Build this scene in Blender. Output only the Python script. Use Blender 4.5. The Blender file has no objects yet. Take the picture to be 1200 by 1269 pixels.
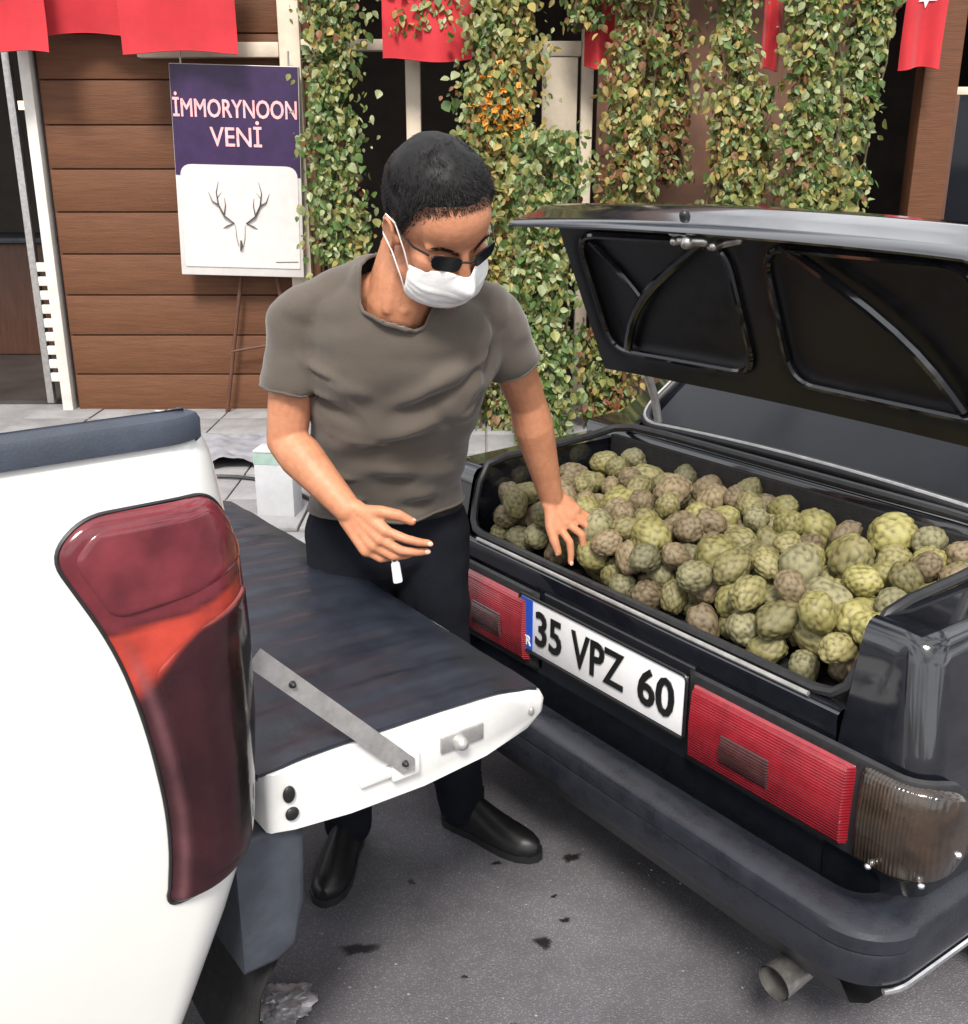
import bpy, bmesh, math, random
import numpy as np
from mathutils import Vector, Matrix, noise as mnoise

random.seed(7)
rng = np.random.default_rng(7)
SC = bpy.context.scene
COL = SC.collection
R = math.radians

# ------------------------------------------------------------------ camera, sky, sun, exposure
cam_d = bpy.data.cameras.new('camera')
cam = bpy.data.objects.new('camera', cam_d)
COL.objects.link(cam)
cam.location = (0, 0, 1.6)
cam.rotation_euler = (R(90 - 18.48), 0, 0)
cam_d.sensor_fit = 'HORIZONTAL'
cam_d.sensor_width = 36
cam_d.lens = 39.0
cam_d.clip_start = 0.05
cam_d.clip_end = 2000
SC.camera = cam

SUN_EL, SUN_AZ = R(50), R(186)          # azimuth measured from +Y towards +X
w = bpy.data.worlds.new('World')
SC.world = w
w.use_nodes = True
nt = w.node_tree
nt.nodes.clear()
sky = nt.nodes.new('ShaderNodeTexSky')
sky.sky_type = 'NISHITA'
sky.sun_disc = False
sky.sun_elevation = SUN_EL
sky.sun_rotation = SUN_AZ
sky.air_density = 1.0
sky.dust_density = 3.0
hs = nt.nodes.new('ShaderNodeHueSaturation')
hs.inputs['Saturation'].default_value = 0.55
bg = nt.nodes.new('ShaderNodeBackground')
bg.inputs['Strength'].default_value = 0.051
wo = nt.nodes.new('ShaderNodeOutputWorld')
nt.links.new(sky.outputs[0], hs.inputs['Color'])
# broken bright cloud added over the whole unseen sky for car paint reflections
tcw = nt.nodes.new('ShaderNodeTexCoord')
mpw = nt.nodes.new('ShaderNodeMapping'); mpw.inputs['Scale'].default_value = (1, 1, 2.2)
nzw = nt.nodes.new('ShaderNodeTexNoise'); nzw.inputs['Scale'].default_value = 2.6; nzw.inputs['Detail'].default_value = 7
crw = nt.nodes.new('ShaderNodeValToRGB')
crw.color_ramp.elements[0].position = 0.38; crw.color_ramp.elements[1].position = 0.54
mxw = nt.nodes.new('ShaderNodeMixRGB'); mxw.inputs['Color2'].default_value = (19.0, 19.2, 19.6, 1)
nt.links.new(tcw.outputs['Generated'], mpw.inputs['Vector']); nt.links.new(mpw.outputs[0], nzw.inputs['Vector'])
nt.links.new(nzw.outputs['Fac'], crw.inputs[0]); nt.links.new(crw.outputs[0], mxw.inputs['Fac'])
nt.links.new(hs.outputs[0], mxw.inputs['Color1'])
nt.links.new(mxw.outputs[0], bg.inputs['Color'])
nt.links.new(bg.outputs[0], wo.inputs['Surface'])

sd = bpy.data.lights.new('sun', 'SUN')
sd.energy = 2.5
sd.angle = R(15)
sd.color = (1.0, 0.94, 0.86)
sun = bpy.data.objects.new('sun', sd)
COL.objects.link(sun)
sdir = Vector((math.sin(SUN_AZ) * math.cos(SUN_EL), math.cos(SUN_AZ) * math.cos(SUN_EL), math.sin(SUN_EL)))
sun.rotation_euler = sdir.to_track_quat('Z', 'Y').to_euler()
sun.location = sdir * 30

SC.view_settings.view_transform = 'Standard'
SC.view_settings.look = 'None'
SC.view_settings.gamma = 1
SC.view_settings.use_curve_mapping = False
SC.view_settings.exposure = 0.95
SC.render.engine = 'CYCLES'
SC.cycles.max_bounces = 8

# ------------------------------------------------------------------ materials
def mat(name, col, rough=0.6, metal=0.0, var=0.0, scale=6.0, bump=0.0, bscale=60.0, col2=None, coat=0.0,
        spec=0.5, rvar=0.0, trans=0.0, sheen=0.0, detail=6.0, stretch=None, sss=0.0, ior=1.5):
    m = bpy.data.materials.new(name)
    m.use_nodes = True
    n, l = m.node_tree.nodes, m.node_tree.links
    b = n['Principled BSDF']
    b.inputs['Base Color'].default_value = (*col, 1)
    b.inputs['Roughness'].default_value = rough
    b.inputs['Metallic'].default_value = metal
    b.inputs['Coat Weight'].default_value = coat
    b.inputs['Coat Roughness'].default_value = 0.06
    b.inputs['Specular IOR Level'].default_value = spec
    b.inputs['Transmission Weight'].default_value = trans
    b.inputs['Sheen Weight'].default_value = sheen
    b.inputs['IOR'].default_value = ior
    if sss:
        b.inputs['Subsurface Weight'].default_value = sss
        b.inputs['Subsurface Radius'].default_value = (0.012, 0.004, 0.002)
        b.inputs['Subsurface Scale'].default_value = 0.5
    tc = n.new('ShaderNodeTexCoord')
    src = tc.outputs['Object']
    if stretch:
        mp = n.new('ShaderNodeMapping')
        mp.inputs['Scale'].default_value = stretch
        l.new(src, mp.inputs['Vector'])
        src = mp.outputs[0]
    if var or col2:
        t = n.new('ShaderNodeTexNoise')
        t.inputs['Scale'].default_value = scale
        t.inputs['Detail'].default_value = detail
        t.inputs['Roughness'].default_value = 0.65
        l.new(src, t.inputs['Vector'])
        cr = n.new('ShaderNodeValToRGB')
        c2 = col2 or tuple(min(1, c * (1 + var)) for c in col)
        c1 = col if col2 else tuple(c * (1 - var) for c in col)
        cr.color_ramp.elements[0].position = 0.32
        cr.color_ramp.elements[1].position = 0.68
        cr.color_ramp.elements[0].color = (*c1, 1)
        cr.color_ramp.elements[1].color = (*c2, 1)
        l.new(t.outputs['Fac'], cr.inputs[0])
        l.new(cr.outputs[0], b.inputs['Base Color'])
        if rvar:
            mr = n.new('ShaderNodeMapRange')
            mr.inputs['From Min'].default_value = 0.3
            mr.inputs['From Max'].default_value = 0.7
            mr.inputs['To Min'].default_value = max(0.02, rough - rvar)
            mr.inputs['To Max'].default_value = min(1, rough + rvar)
            l.new(t.outputs['Fac'], mr.inputs['Value'])
            l.new(mr.outputs[0], b.inputs['Roughness'])
    if bump:
        t2 = n.new('ShaderNodeTexNoise')
        t2.inputs['Scale'].default_value = bscale
        t2.inputs['Detail'].default_value = 5
        l.new(src, t2.inputs['Vector'])
        bp = n.new('ShaderNodeBump')
        bp.inputs['Strength'].default_value = bump
        bp.inputs['Distance'].default_value = 0.01
        l.new(t2.outputs['Fac'], bp.inputs['Height'])
        l.new(bp.outputs[0], b.inputs['Normal'])
    return m

def attr_mat(name, attr, lo, hi, rough, bump=0.2, bscale=150.0, noise_amt=0.35, nscale=25.0):
    """colour mixed between two tones by a per-vertex attribute, plus per-object tint"""
    m = mat(name, lo, rough, bump=bump, bscale=bscale)
    n, l = m.node_tree.nodes, m.node_tree.links
    b = n['Principled BSDF']
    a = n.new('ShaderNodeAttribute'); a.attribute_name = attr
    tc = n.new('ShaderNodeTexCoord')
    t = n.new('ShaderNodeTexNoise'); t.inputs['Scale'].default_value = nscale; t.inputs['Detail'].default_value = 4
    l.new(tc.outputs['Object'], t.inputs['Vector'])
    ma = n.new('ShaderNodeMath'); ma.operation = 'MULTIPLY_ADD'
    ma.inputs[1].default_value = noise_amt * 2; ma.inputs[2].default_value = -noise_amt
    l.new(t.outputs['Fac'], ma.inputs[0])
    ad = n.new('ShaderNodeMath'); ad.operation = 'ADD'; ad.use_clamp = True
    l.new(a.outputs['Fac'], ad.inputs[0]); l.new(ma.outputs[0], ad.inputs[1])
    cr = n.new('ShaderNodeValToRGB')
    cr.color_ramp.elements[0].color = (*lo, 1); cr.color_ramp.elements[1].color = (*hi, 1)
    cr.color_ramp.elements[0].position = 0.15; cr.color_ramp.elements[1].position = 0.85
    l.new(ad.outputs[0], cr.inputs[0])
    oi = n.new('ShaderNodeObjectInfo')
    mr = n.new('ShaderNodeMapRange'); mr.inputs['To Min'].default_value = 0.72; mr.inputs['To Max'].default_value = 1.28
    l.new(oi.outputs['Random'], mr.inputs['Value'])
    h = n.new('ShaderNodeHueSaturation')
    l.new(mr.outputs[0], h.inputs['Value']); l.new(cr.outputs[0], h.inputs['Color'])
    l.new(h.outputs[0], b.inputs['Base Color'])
    return m

M = {}
M['asphalt'] = mat('asphalt', (0.138, 0.134, 0.148), 0.82, var=0.42, scale=1.5, bump=0.5, bscale=260, detail=12)
M['slab'] = mat('paving_stone', (0.25, 0.245, 0.25), 0.85, var=0.22, scale=5, bump=0.3, bscale=90)
M['oil'] = mat('oil_stain', (0.012, 0.011, 0.012), 0.5, var=0.3, scale=40)
n_, l_ = M['oil'].node_tree.nodes, M['oil'].node_tree.links
at_ = n_.new('ShaderNodeAttribute'); at_.attribute_name = 'core'
tc_ = n_.new('ShaderNodeTexCoord'); nz = n_.new('ShaderNodeTexNoise'); nz.inputs['Scale'].default_value = 90; nz.inputs['Detail'].default_value = 6
l_.new(tc_.outputs['Object'], nz.inputs['Vector'])
ad = n_.new('ShaderNodeMath'); ad.operation = 'MULTIPLY_ADD'; ad.inputs[1].default_value = 1.5
l_.new(at_.outputs['Fac'], ad.inputs[0]); l_.new(nz.outputs['Fac'], ad.inputs[2])
mr = n_.new('ShaderNodeMapRange'); mr.inputs['From Min'].default_value = .55; mr.inputs['From Max'].default_value = 1.35; mr.inputs['To Max'].default_value = .93
l_.new(ad.outputs[0], mr.inputs['Value']); l_.new(mr.outputs[0], n_['Principled BSDF'].inputs['Alpha'])
M['wood'] = mat('brown_plank', (0.105, 0.044, 0.022), 0.6, col2=(0.145, 0.062, 0.031), scale=7, stretch=(0.6, 6, 9), bump=0.25, bscale=22, spec=0.25)
M['wood_dark'] = mat('dark_wood', (0.07, 0.028, 0.016), 0.6, col2=(0.11, 0.045, 0.025), scale=7, stretch=(6, 6, 0.6), bump=0.2, bscale=25)
M['partition'] = mat('brown_partition', (0.17, 0.085, 0.055), 0.7, var=0.25, scale=5)
M['cream'] = mat('cream_paint', (0.62, 0.53, 0.42), 0.55, var=0.12, scale=8, bump=0.1, bscale=40)
M['white_frame'] = mat('white_frame_paint', (0.66, 0.63, 0.58), 0.45, var=0.1, scale=9)
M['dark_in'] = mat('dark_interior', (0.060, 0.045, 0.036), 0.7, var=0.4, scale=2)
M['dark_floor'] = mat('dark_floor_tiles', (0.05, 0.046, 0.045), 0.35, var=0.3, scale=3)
M['red_flag'] = mat('red_flag_cloth', (0.50, 0.016, 0.026), 0.75, var=0.12, scale=5, bump=0.15, bscale=350, sheen=0.2)
M['flag_white'] = mat('white_flag_print', (0.8, 0.78, 0.77), 0.75, var=0.04)
M['purple'] = mat('purple_sign_print', (0.030, 0.011, 0.058), 0.35, var=0.3, scale=10)
M['sign_white'] = mat('sign_white_print', (0.60, 0.57, 0.555), 0.4, var=0.06, scale=14)
M['sign_pink'] = mat('sign_pink_letters', (0.86, 0.42, 0.44), 0.4, var=0.2, scale=18)
M['sign_ink'] = mat('sign_ink', (0.09, 0.08, 0.07), 0.5, var=0.3, scale=30)
M['leaf_a'] = mat('leaf_green', (0.085, 0.150, 0.036), 0.45, var=0.35, scale=14, spec=0.5)
M['leaf_b'] = mat('leaf_olive', (0.225, 0.235, 0.070), 0.45, var=0.3, scale=14)
M['leaf_c'] = mat('leaf_yellow', (0.36, 0.28, 0.085), 0.5, var=0.3, scale=14)
M['leaf_d'] = mat('leaf_rust', (0.20, 0.085, 0.035), 0.55, var=0.3, scale=14)
M['leaf_e'] = mat('leaf_pale', (0.30, 0.34, 0.17), 0.4, var=0.25, scale=14)
for k in ('leaf_a', 'leaf_b', 'leaf_c', 'leaf_d', 'leaf_e'):
    mm = M[k]; n_, l_ = mm.node_tree.nodes, mm.node_tree.links
    b_ = n_['Principled BSDF']; tr = n_.new('ShaderNodeBsdfTranslucent'); mx = n_.new('ShaderNodeMixShader')
    mx.inputs[0].default_value = 0.28
    tr.inputs['Color'].default_value = (*[min(1, c * 1.3) for c in b_.inputs['Base Color'].default_value[:3]], 1)
    l_.new(b_.outputs[0], mx.inputs[1]); l_.new(tr.outputs[0], mx.inputs[2])
    l_.new(mx.outputs[0], n_['Material Output'].inputs['Surface'])
M['stem'] = mat('vine_stem', (0.10, 0.066, 0.038), 0.8, var=0.3, scale=20)
M['blossom'] = mat('orange_blossom', (0.62, 0.27, 0.035), 0.6, var=0.3, scale=20)
M['car'] = mat('black_car_paint', (0.0075, 0.0085, 0.012), 0.16, var=0.25, scale=30, coat=1.0, rvar=0.06, spec=0.2)
M['car_in'] = mat('black_inner_metal', (0.006, 0.006, 0.008), 0.38, var=0.3, scale=25, rvar=0.08)
M['rubber'] = mat('black_rubber', (0.018, 0.018, 0.020), 0.42, var=0.3, scale=40)
M['bumper'] = mat('bumper_plastic', (0.018, 0.020, 0.027), 0.30, var=0.28, scale=16, bump=0.06, bscale=260, rvar=0.1)
M['liner'] = mat('boot_liner', (0.013, 0.012, 0.012), 0.9, var=0.4, scale=30, bump=0.4, bscale=200)
M['glass'] = mat('dark_glass', (0.006, 0.007, 0.011), 0.05, var=0.2, scale=4, spec=0.22)
M['chrome'] = mat('chrome', (0.80, 0.79, 0.78), 0.12, metal=1.0, var=0.15, scale=30, rvar=0.1)
M['steel'] = mat('dull_steel', (0.44, 0.43, 0.42), 0.42, metal=0.6, var=0.2, scale=40)
M['red_lens'] = mat('red_lens', (0.24, 0.012, 0.020), 0.16, var=0.25, scale=22, coat=0.7, bump=0.15, bscale=90)
M['dark_lens'] = mat('dark_red_lens', (0.055, 0.018, 0.018), 0.2, var=0.4, scale=24, coat=0.7)
M['amber_lens'] = mat('smoked_amber_lens', (0.012, 0.009, 0.007), 0.14, col2=(0.045, 0.028, 0.017), scale=22, coat=0.8)
M['plate'] = mat('plate_white', (0.78, 0.78, 0.79), 0.35, var=0.05, scale=20)
M['plate_blue'] = mat('plate_blue', (0.015, 0.08, 0.50), 0.35, var=0.1)
M['ink'] = mat('plate_black', (0.012, 0.012, 0.013), 0.4, var=0.2)
M['tyre'] = mat('tyre_rubber', (0.02, 0.02, 0.021), 0.8, var=0.3, scale=30, bump=0.3, bscale=80)
M['truck'] = mat('white_truck_paint', (0.80, 0.79, 0.755), 0.26, var=0.03, scale=3, coat=0.8)
M['truck_hard'] = mat('white_gate_paint', (0.76, 0.755, 0.73), 0.35, var=0.07, scale=14, coat=0.3)
M['cap'] = mat('rail_cap_plastic', (0.034, 0.043, 0.062), 0.5, var=0.2, scale=18, bump=0.1, bscale=300)
M['gate_liner'] = mat('gate_liner_plastic', (0.016, 0.020, 0.030), 0.40, var=0.25, scale=9, bump=0.14, bscale=34, rvar=0.1)
M['tl_rim'] = mat('lamp_rim_red', (0.165, 0.026, 0.040), 0.18, var=0.25, scale=20, coat=1.0)
M['tl_top'] = mat('lamp_upper_lens', (0.20, 0.030, 0.042), 0.12, col2=(0.105, 0.020, 0.028), scale=14, coat=1.0)
M['tl_ridge'] = mat('lamp_reflector_ridge', (0.36, 0.042, 0.034), 0.2, col2=(0.23, 0.026, 0.028), scale=16, coat=0.8)
M['tl_low'] = mat('lamp_lower_lens', (0.060, 0.012, 0.018), 0.1, col2=(0.10, 0.016, 0.024), scale=12, coat=1.0)
M['tl_bar'] = mat('lamp_dark_bar', (0.016, 0.013, 0.011), 0.18, var=0.4, scale=20, coat=1.0)
M['flap'] = mat('mud_flap_rubber', (0.050, 0.058, 0.072), 0.6, var=0.3, scale=12, bump=0.2, bscale=30)
M['skin'] = mat('skin', (0.475, 0.205, 0.110), 0.5, col2=(0.58, 0.265, 0.150), scale=13, bump=0.10, bscale=260, sss=0.08, spec=0.35)
n_, l_ = M['skin'].node_tree.nodes, M['skin'].node_tree.links
b_ = n_['Principled BSDF']; old = b_.inputs['Base Color'].links[0].from_socket
tc_ = n_.new('ShaderNodeTexCoord'); nz = n_.new('ShaderNodeTexNoise'); nz.inputs['Scale'].default_value = 75; nz.inputs['Detail'].default_value = 8
rm = n_.new('ShaderNodeValToRGB'); rm.color_ramp.elements[0].position = .35; rm.color_ramp.elements[1].position = .65
rm.color_ramp.elements[0].color = (.74, .62, .58, 1); rm.color_ramp.elements[1].color = (1.08, 1.08, 1.08, 1)
mu = n_.new('ShaderNodeMixRGB'); mu.blend_type = 'MULTIPLY'; mu.inputs['Fac'].default_value = .32
l_.new(tc_.outputs['Object'], nz.inputs['Vector']); l_.new(nz.outputs['Fac'], rm.inputs[0])
l_.new(old, mu.inputs['Color1']); l_.new(rm.outputs[0], mu.inputs['Color2']); l_.new(mu.outputs[0], b_.inputs['Base Color'])
M['hair'] = mat('black_hair', (0.007, 0.0062, 0.0065), 0.55, var=0.4, scale=40, spec=0.25)
M['shirt'] = mat('olive_grey_jersey', (0.083, 0.067, 0.053), 0.9, var=0.09, scale=9, bump=0.18, bscale=480, sheen=0.25)
M['trousers'] = mat('navy_black_cloth', (0.0065, 0.0075, 0.012), 0.9, var=0.3, scale=12, spec=0.2, bump=0.2, bscale=300)
M['shoe'] = mat('black_leather', (0.010, 0.010, 0.011), 0.4, var=0.3, scale=25)
M['mask'] = mat('mask_fabric', (0.83, 0.82, 0.81), 0.85, var=0.03, scale=20, bump=0.12, bscale=420)
M['lensblack'] = mat('black_glasses', (0.008, 0.008, 0.009), 0.1, var=0.2)
M['eyewhite'] = mat('eye_white', (0.75, 0.72, 0.70), 0.25, var=0.03)
M['nail'] = mat('finger_nail', (0.68, 0.40, 0.31), 0.28, var=0.05)
M['card'] = mat('white_cardboard', (0.47, 0.48, 0.50), 0.7, var=0.08, scale=12)
M['green_print'] = mat('green_print', (0.30, 0.42, 0.37), 0.6, var=0.15, scale=20)
M['foil'] = mat('crumpled_foil', (0.34, 0.33, 0.34), 0.4, metal=0.4, var=0.7, scale=30)
M['sheet'] = mat('grey_sheet', (0.24, 0.24, 0.265), 0.7, var=0.15, scale=9)
M['zinc'] = mat('zinc_latch', (0.42, 0.41, 0.39), 0.28, metal=0.85, var=0.3, scale=45)
M['tag'] = mat('pale_plastic', (0.60, 0.60, 0.62), 0.4, var=0.06)
M['lampglow'] = mat('lit_lamp', (0.9, 0.75, 0.5), 0.5, var=0.02)
M['lampglow'].node_tree.nodes['Principled BSDF'].inputs['Emission Color'].default_value = (1, 0.72, 0.42, 1)
M['lampglow'].node_tree.nodes['Principled BSDF'].inputs['Emission Strength'].default_value = 1.6

for key, axis, sc_ in (('red_lens', 'Z', 55), ('amber_lens', 'Y', 48), ('dark_lens', 'Z', 55)):   # moulded lens ribs
    n_, l_ = M[key].node_tree.nodes, M[key].node_tree.links
    wv = n_.new('ShaderNodeTexWave'); wv.bands_direction = axis; wv.inputs['Scale'].default_value = sc_
    tc_ = n_.new('ShaderNodeTexCoord'); bp_ = n_.new('ShaderNodeBump'); bp_.inputs['Strength'].default_value = .35; bp_.inputs['Distance'].default_value = .003
    l_.new(tc_.outputs['Object'], wv.inputs['Vector']); l_.new(wv.outputs['Fac'], bp_.inputs['Height'])
    l_.new(bp_.outputs[0], n_['Principled BSDF'].inputs['Normal'])
M['car'].node_tree.nodes['Principled BSDF'].inputs['Coat IOR'].default_value = 1.62
M['glass'].node_tree.nodes['Principled BSDF'].inputs['Coat Weight'].default_value = 0.05
n_, l_ = M['asphalt'].node_tree.nodes, M['asphalt'].node_tree.links
b_ = n_['Principled BSDF']
old = b_.inputs['Base Color'].links[0].from_socket
tc_ = n_.new('ShaderNodeTexCoord'); sp = n_.new('ShaderNodeTexVoronoi'); sp.inputs['Scale'].default_value = 170
rm = n_.new('ShaderNodeValToRGB'); rm.color_ramp.elements[0].position = .05; rm.color_ramp.elements[1].position = .42
rm.color_ramp.elements[0].color = (1.7, 1.65, 1.65, 1); rm.color_ramp.elements[1].color = (.82, .82, .82, 1)
mu = n_.new('ShaderNodeMixRGB'); mu.blend_type = 'MULTIPLY'; mu.inputs['Fac'].default_value = 1
l_.new(tc_.outputs['Object'], sp.inputs['Vector']); l_.new(sp.outputs['Distance'], rm.inputs[0])
l_.new(old, mu.inputs['Color1']); l_.new(rm.outputs[0], mu.inputs['Color2']); l_.new(mu.outputs[0], b_.inputs['Base Color'])
# ------------------------------------------------------------------ helpers
def link(o, parent=None):
    COL.objects.link(o)
    if parent:
        o.parent = parent
    return o

def tag(o, label=None, cat=None, group=None, kind=None):
    if label: o['label'] = label
    if cat: o['category'] = cat
    if group: o['group'] = group
    if kind: o['kind'] = kind
    return o

def empty(name, loc=(0, 0, 0), rz=0, label=None, cat=None, group=None, kind=None, parent=None):
    o = bpy.data.objects.new(name, None)
    o.empty_display_size = 0.1
    o.location = loc
    o.rotation_euler = (0, 0, rz)
    link(o, parent)
    return tag(o, label, cat, group, kind)

class MB:
    """collects verts and faces for one mesh object"""
    def __init__(s):
        s.v, s.f, s.mi = [], [], []
    def add(s, vs, fs, mi=0):
        o = len(s.v)
        s.v.extend([tuple(map(float, p)) for p in vs])
        s.f.extend([tuple(o + i for i in f) for f in fs])
        s.mi.extend([mi] * len(fs))
        return s
    def grid(s, rows, close_u=False, close_v=False, flip=False, mi=0):
        n, m = len(rows), len(rows[0])
        vs = [p for r in rows for p in r]
        fs = []
        for i in range(n if close_v else n - 1):
            for j in range(m if close_u else m - 1):
                a, b = i * m + j, i * m + (j + 1) % m
                c, d = ((i + 1) % n) * m + (j + 1) % m, ((i + 1) % n) * m + j
                fs.append((a, d, c, b) if flip else (a, b, c, d))
        return s.add(vs, fs, mi)
    def box(s, x0, x1, y0, y1, z0, z1, bev=0.0, mi=0):
        if bev <= 0:
            v = [(x, y, z) for z in (z0, z1) for y in (y0, y1) for x in (x0, x1)]
            return s.add(v, [(0, 2, 3, 1), (4, 5, 7, 6), (0, 1, 5, 4), (2, 6, 7, 3), (0, 4, 6, 2), (1, 3, 7, 5)], mi)
        bm = bmesh.new()
        bmesh.ops.create_cube(bm, size=1)
        for q in bm.verts:
            q.co = Vector(((x0 + x1) / 2 + q.co.x * (x1 - x0), (y0 + y1) / 2 + q.co.y * (y1 - y0), (z0 + z1) / 2 + q.co.z * (z1 - z0)))
        bmesh.ops.bevel(bm, geom=bm.edges[:], offset=bev, segments=2, affect='EDGES', profile=0.5)
        bm.verts.index_update()
        s.add([q.co[:] for q in bm.verts], [[q.index for q in f.verts] for f in bm.faces], mi)
        bm.free()
        return s
    def tube(s, pts, r, n=10, closed=False, caps=True, mi=0, flat=None):
        pts = [Vector(p) for p in pts]
        k = len(pts)
        rs = r if isinstance(r, (list, tuple)) else [r] * k
        rows, prev = [], None
        for i, p in enumerate(pts):
            if closed:
                t = (pts[(i + 1) % k] - pts[i - 1])
            else:
                t = pts[min(i + 1, k - 1)] - pts[max(i - 1, 0)]
            t.normalize()
            if prev is None:
                up = Vector((0, 0, 1)) if abs(t.z) < 0.9 else Vector((1, 0, 0))
                a = t.cross(up).normalized()
            else:
                a = (prev - t * prev.dot(t)).normalized()
            prev = a
            b = t.cross(a)
            fl = flat or (1, 1)
            rows.append([p + (a * math.cos(q) * fl[0] + b * math.sin(q) * fl[1]) * rs[i] for q in [2 * math.pi * j / n for j in range(n)]])
        s.grid(rows, close_u=True, close_v=closed, flip=True, mi=mi)
        if caps and not closed:
            o = len(s.v) - k * n
            s.f.append(tuple(o + j for j in range(n))); s.mi.append(mi)
            s.f.append(tuple(o + (k - 1) * n + j for j in reversed(range(n)))); s.mi.append(mi)
        return s
    def cone(s, p0, r0, p1, r1, n=14, rings=4):
        """closed capsule with two radii"""
        p0, p1 = Vector(p0), Vector(p1)
        t = (p1 - p0)
        t = t.normalized() if t.length > 1e-6 else Vector((0, 0, 1))
        up = Vector((0, 0, 1)) if abs(t.z) < 0.9 else Vector((1, 0, 0))
        a = t.cross(up).normalized(); b = t.cross(a)
        rows = []
        for i in range(rings + 1):
            q = -math.pi / 2 + (math.pi / 2) * (i + 0.15) / (rings + 0.15)
            rows.append((p0 + t * r0 * math.sin(q), r0 * math.cos(q)))
        for i in range(rings + 1):
            q = (math.pi / 2) * i / (rings + 0.15)
            rows.append((p1 + t * r1 * math.sin(q), r1 * math.cos(q)))
        rr = [[c + (a * math.cos(2 * math.pi * j / n) + b * math.sin(2 * math.pi * j / n)) * r for j in range(n)] for c, r in rows]
        o = len(s.v)
        s.grid(rr, close_u=True, flip=True)
        s.f.append(tuple(o + j for j in range(n))); s.mi.append(0)
        s.f.append(tuple(o + (len(rr) - 1) * n + j for j in reversed(range(n)))); s.mi.append(0)
        return s
    def chain(s, pts, rs, n=14):
        for i in range(len(pts) - 1):
            s.cone(pts[i], rs[i], pts[i + 1], rs[i + 1], n)
        return s
    def ell(s, c, rad, mtx=None, n=20, m=14):
        rows = []
        for i in range(m + 1):
            q = -math.pi / 2 + math.pi * (i + 0.02) / (m + 0.04)
            rows.append([(rad[0] * math.cos(q) * math.cos(2 * math.pi * j / n), rad[1] * math.cos(q) * math.sin(2 * math.pi * j / n), rad[2] * math.sin(q)) for j in range(n)])
        rr = []
        for row in rows:
            r2 = []
            for p in row:
                p = Vector(p)
                if mtx is not None: p = mtx @ p
                r2.append(p + Vector(c))
            rr.append(r2)
        o = len(s.v)
        s.grid(rr, close_u=True)
        s.f.append(tuple(o + j for j in reversed(range(n)))); s.mi.append(0)
        s.f.append(tuple(o + m * n + j for j in range(n))); s.mi.append(0)
        return s
    def mesh(s, name, mats, smooth=True, angle=40):
        me = bpy.data.meshes.new(name)
        me.from_pydata(s.v, [], s.f)
        mats = mats if isinstance(mats, (list, tuple)) else [mats]
        for q in mats: me.materials.append(q)
        if len(mats) > 1: me.polygons.foreach_set('material_index', s.mi)
        
        if smooth:
            me.polygons.foreach_set('use_smooth', [True] * len(me.polygons))
            me.set_sharp_from_angle(angle=R(angle))
        me.update()
        return me
    def build(s, name, mats, parent=None, smooth=True, angle=40, fix=False):
        me = s.mesh(name, mats, smooth, angle)
        if fix:
            bm = bmesh.new(); bm.from_mesh(me)
            bmesh.ops.recalc_face_normals(bm, faces=bm.faces[:])
            bm.to_mesh(me); bm.free()
        return link(bpy.data.objects.new(name, me), parent)

def poly_slab(outline, place, t0, t1):
    """closed outline (u,v) -> solid between offsets t0 and t1; place(u,v,t) -> point. returns MB"""
    mb = MB()
    n = len(outline)
    a = [place(u, v, t0) for u, v in outline]
    b = [place(u, v, t1) for u, v in outline]
    mb.add(a + b, [tuple(reversed(range(n))), tuple(range(n, 2 * n))] + [(i, (i + 1) % n, n + (i + 1) % n, n + i) for i in range(n)])
    return mb

def round_poly(pts, r, k=5):
    out = []
    n = len(pts)
    rr = r if isinstance(r, (list, tuple)) else [r] * n
    for i in range(n):
        p, a, b = Vector(pts[i]), Vector(pts[i - 1]), Vector(pts[(i + 1) % n])
        da, db = (a - p), (b - p)
        q = min(rr[i], da.length * 0.48, db.length * 0.48)
        s, e = p + da.normalized() * q, p + db.normalized() * q
        for j in range(k + 1):
            t = j / k
            out.append(tuple((1 - t) ** 2 * s + 2 * t * (1 - t) * p + t * t * e))
    return out

def remesh(mb, name, voxel, smooth_it=2, material=None, post=None):
    me = mb.mesh(name, material or [])
    o = bpy.data.objects.new(name, me)
    COL.objects.link(o)
    md = o.modifiers.new('r', 'REMESH'); md.mode = 'VOXEL'; md.voxel_size = voxel
    if smooth_it:
        sm = o.modifiers.new('s', 'SMOOTH'); sm.iterations = smooth_it; sm.factor = 0.5
    dg = bpy.context.evaluated_depsgraph_get()
    m2 = bpy.data.meshes.new_from_object(o.evaluated_get(dg))
    bpy.data.objects.remove(o); bpy.data.meshes.remove(me)
    m2.name = name
    m2.materials.clear()
    if material: m2.materials.append(material)
    m2.polygons.foreach_set('use_smooth', [True] * len(m2.polygons))
    return m2

def text_mesh(name, body, size, material, depth=0.0015, spacing=1.0, xscale=1.0):
    cu = bpy.data.curves.new(name, 'FONT')
    cu.body = body; cu.size = size; cu.extrude = depth; cu.align_x = 'CENTER'; cu.align_y = 'CENTER'
    cu.space_character = spacing; cu.resolution_u = 3
    o = bpy.data.objects.new(name, cu); COL.objects.link(o)
    dg = bpy.context.evaluated_depsgraph_get()
    me = bpy.data.meshes.new_from_object(o.evaluated_get(dg))
    bpy.data.objects.remove(o)
    for v in me.vertices: v.co.x *= xscale
    me.materials.clear(); me.materials.append(material)
    return me

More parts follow.
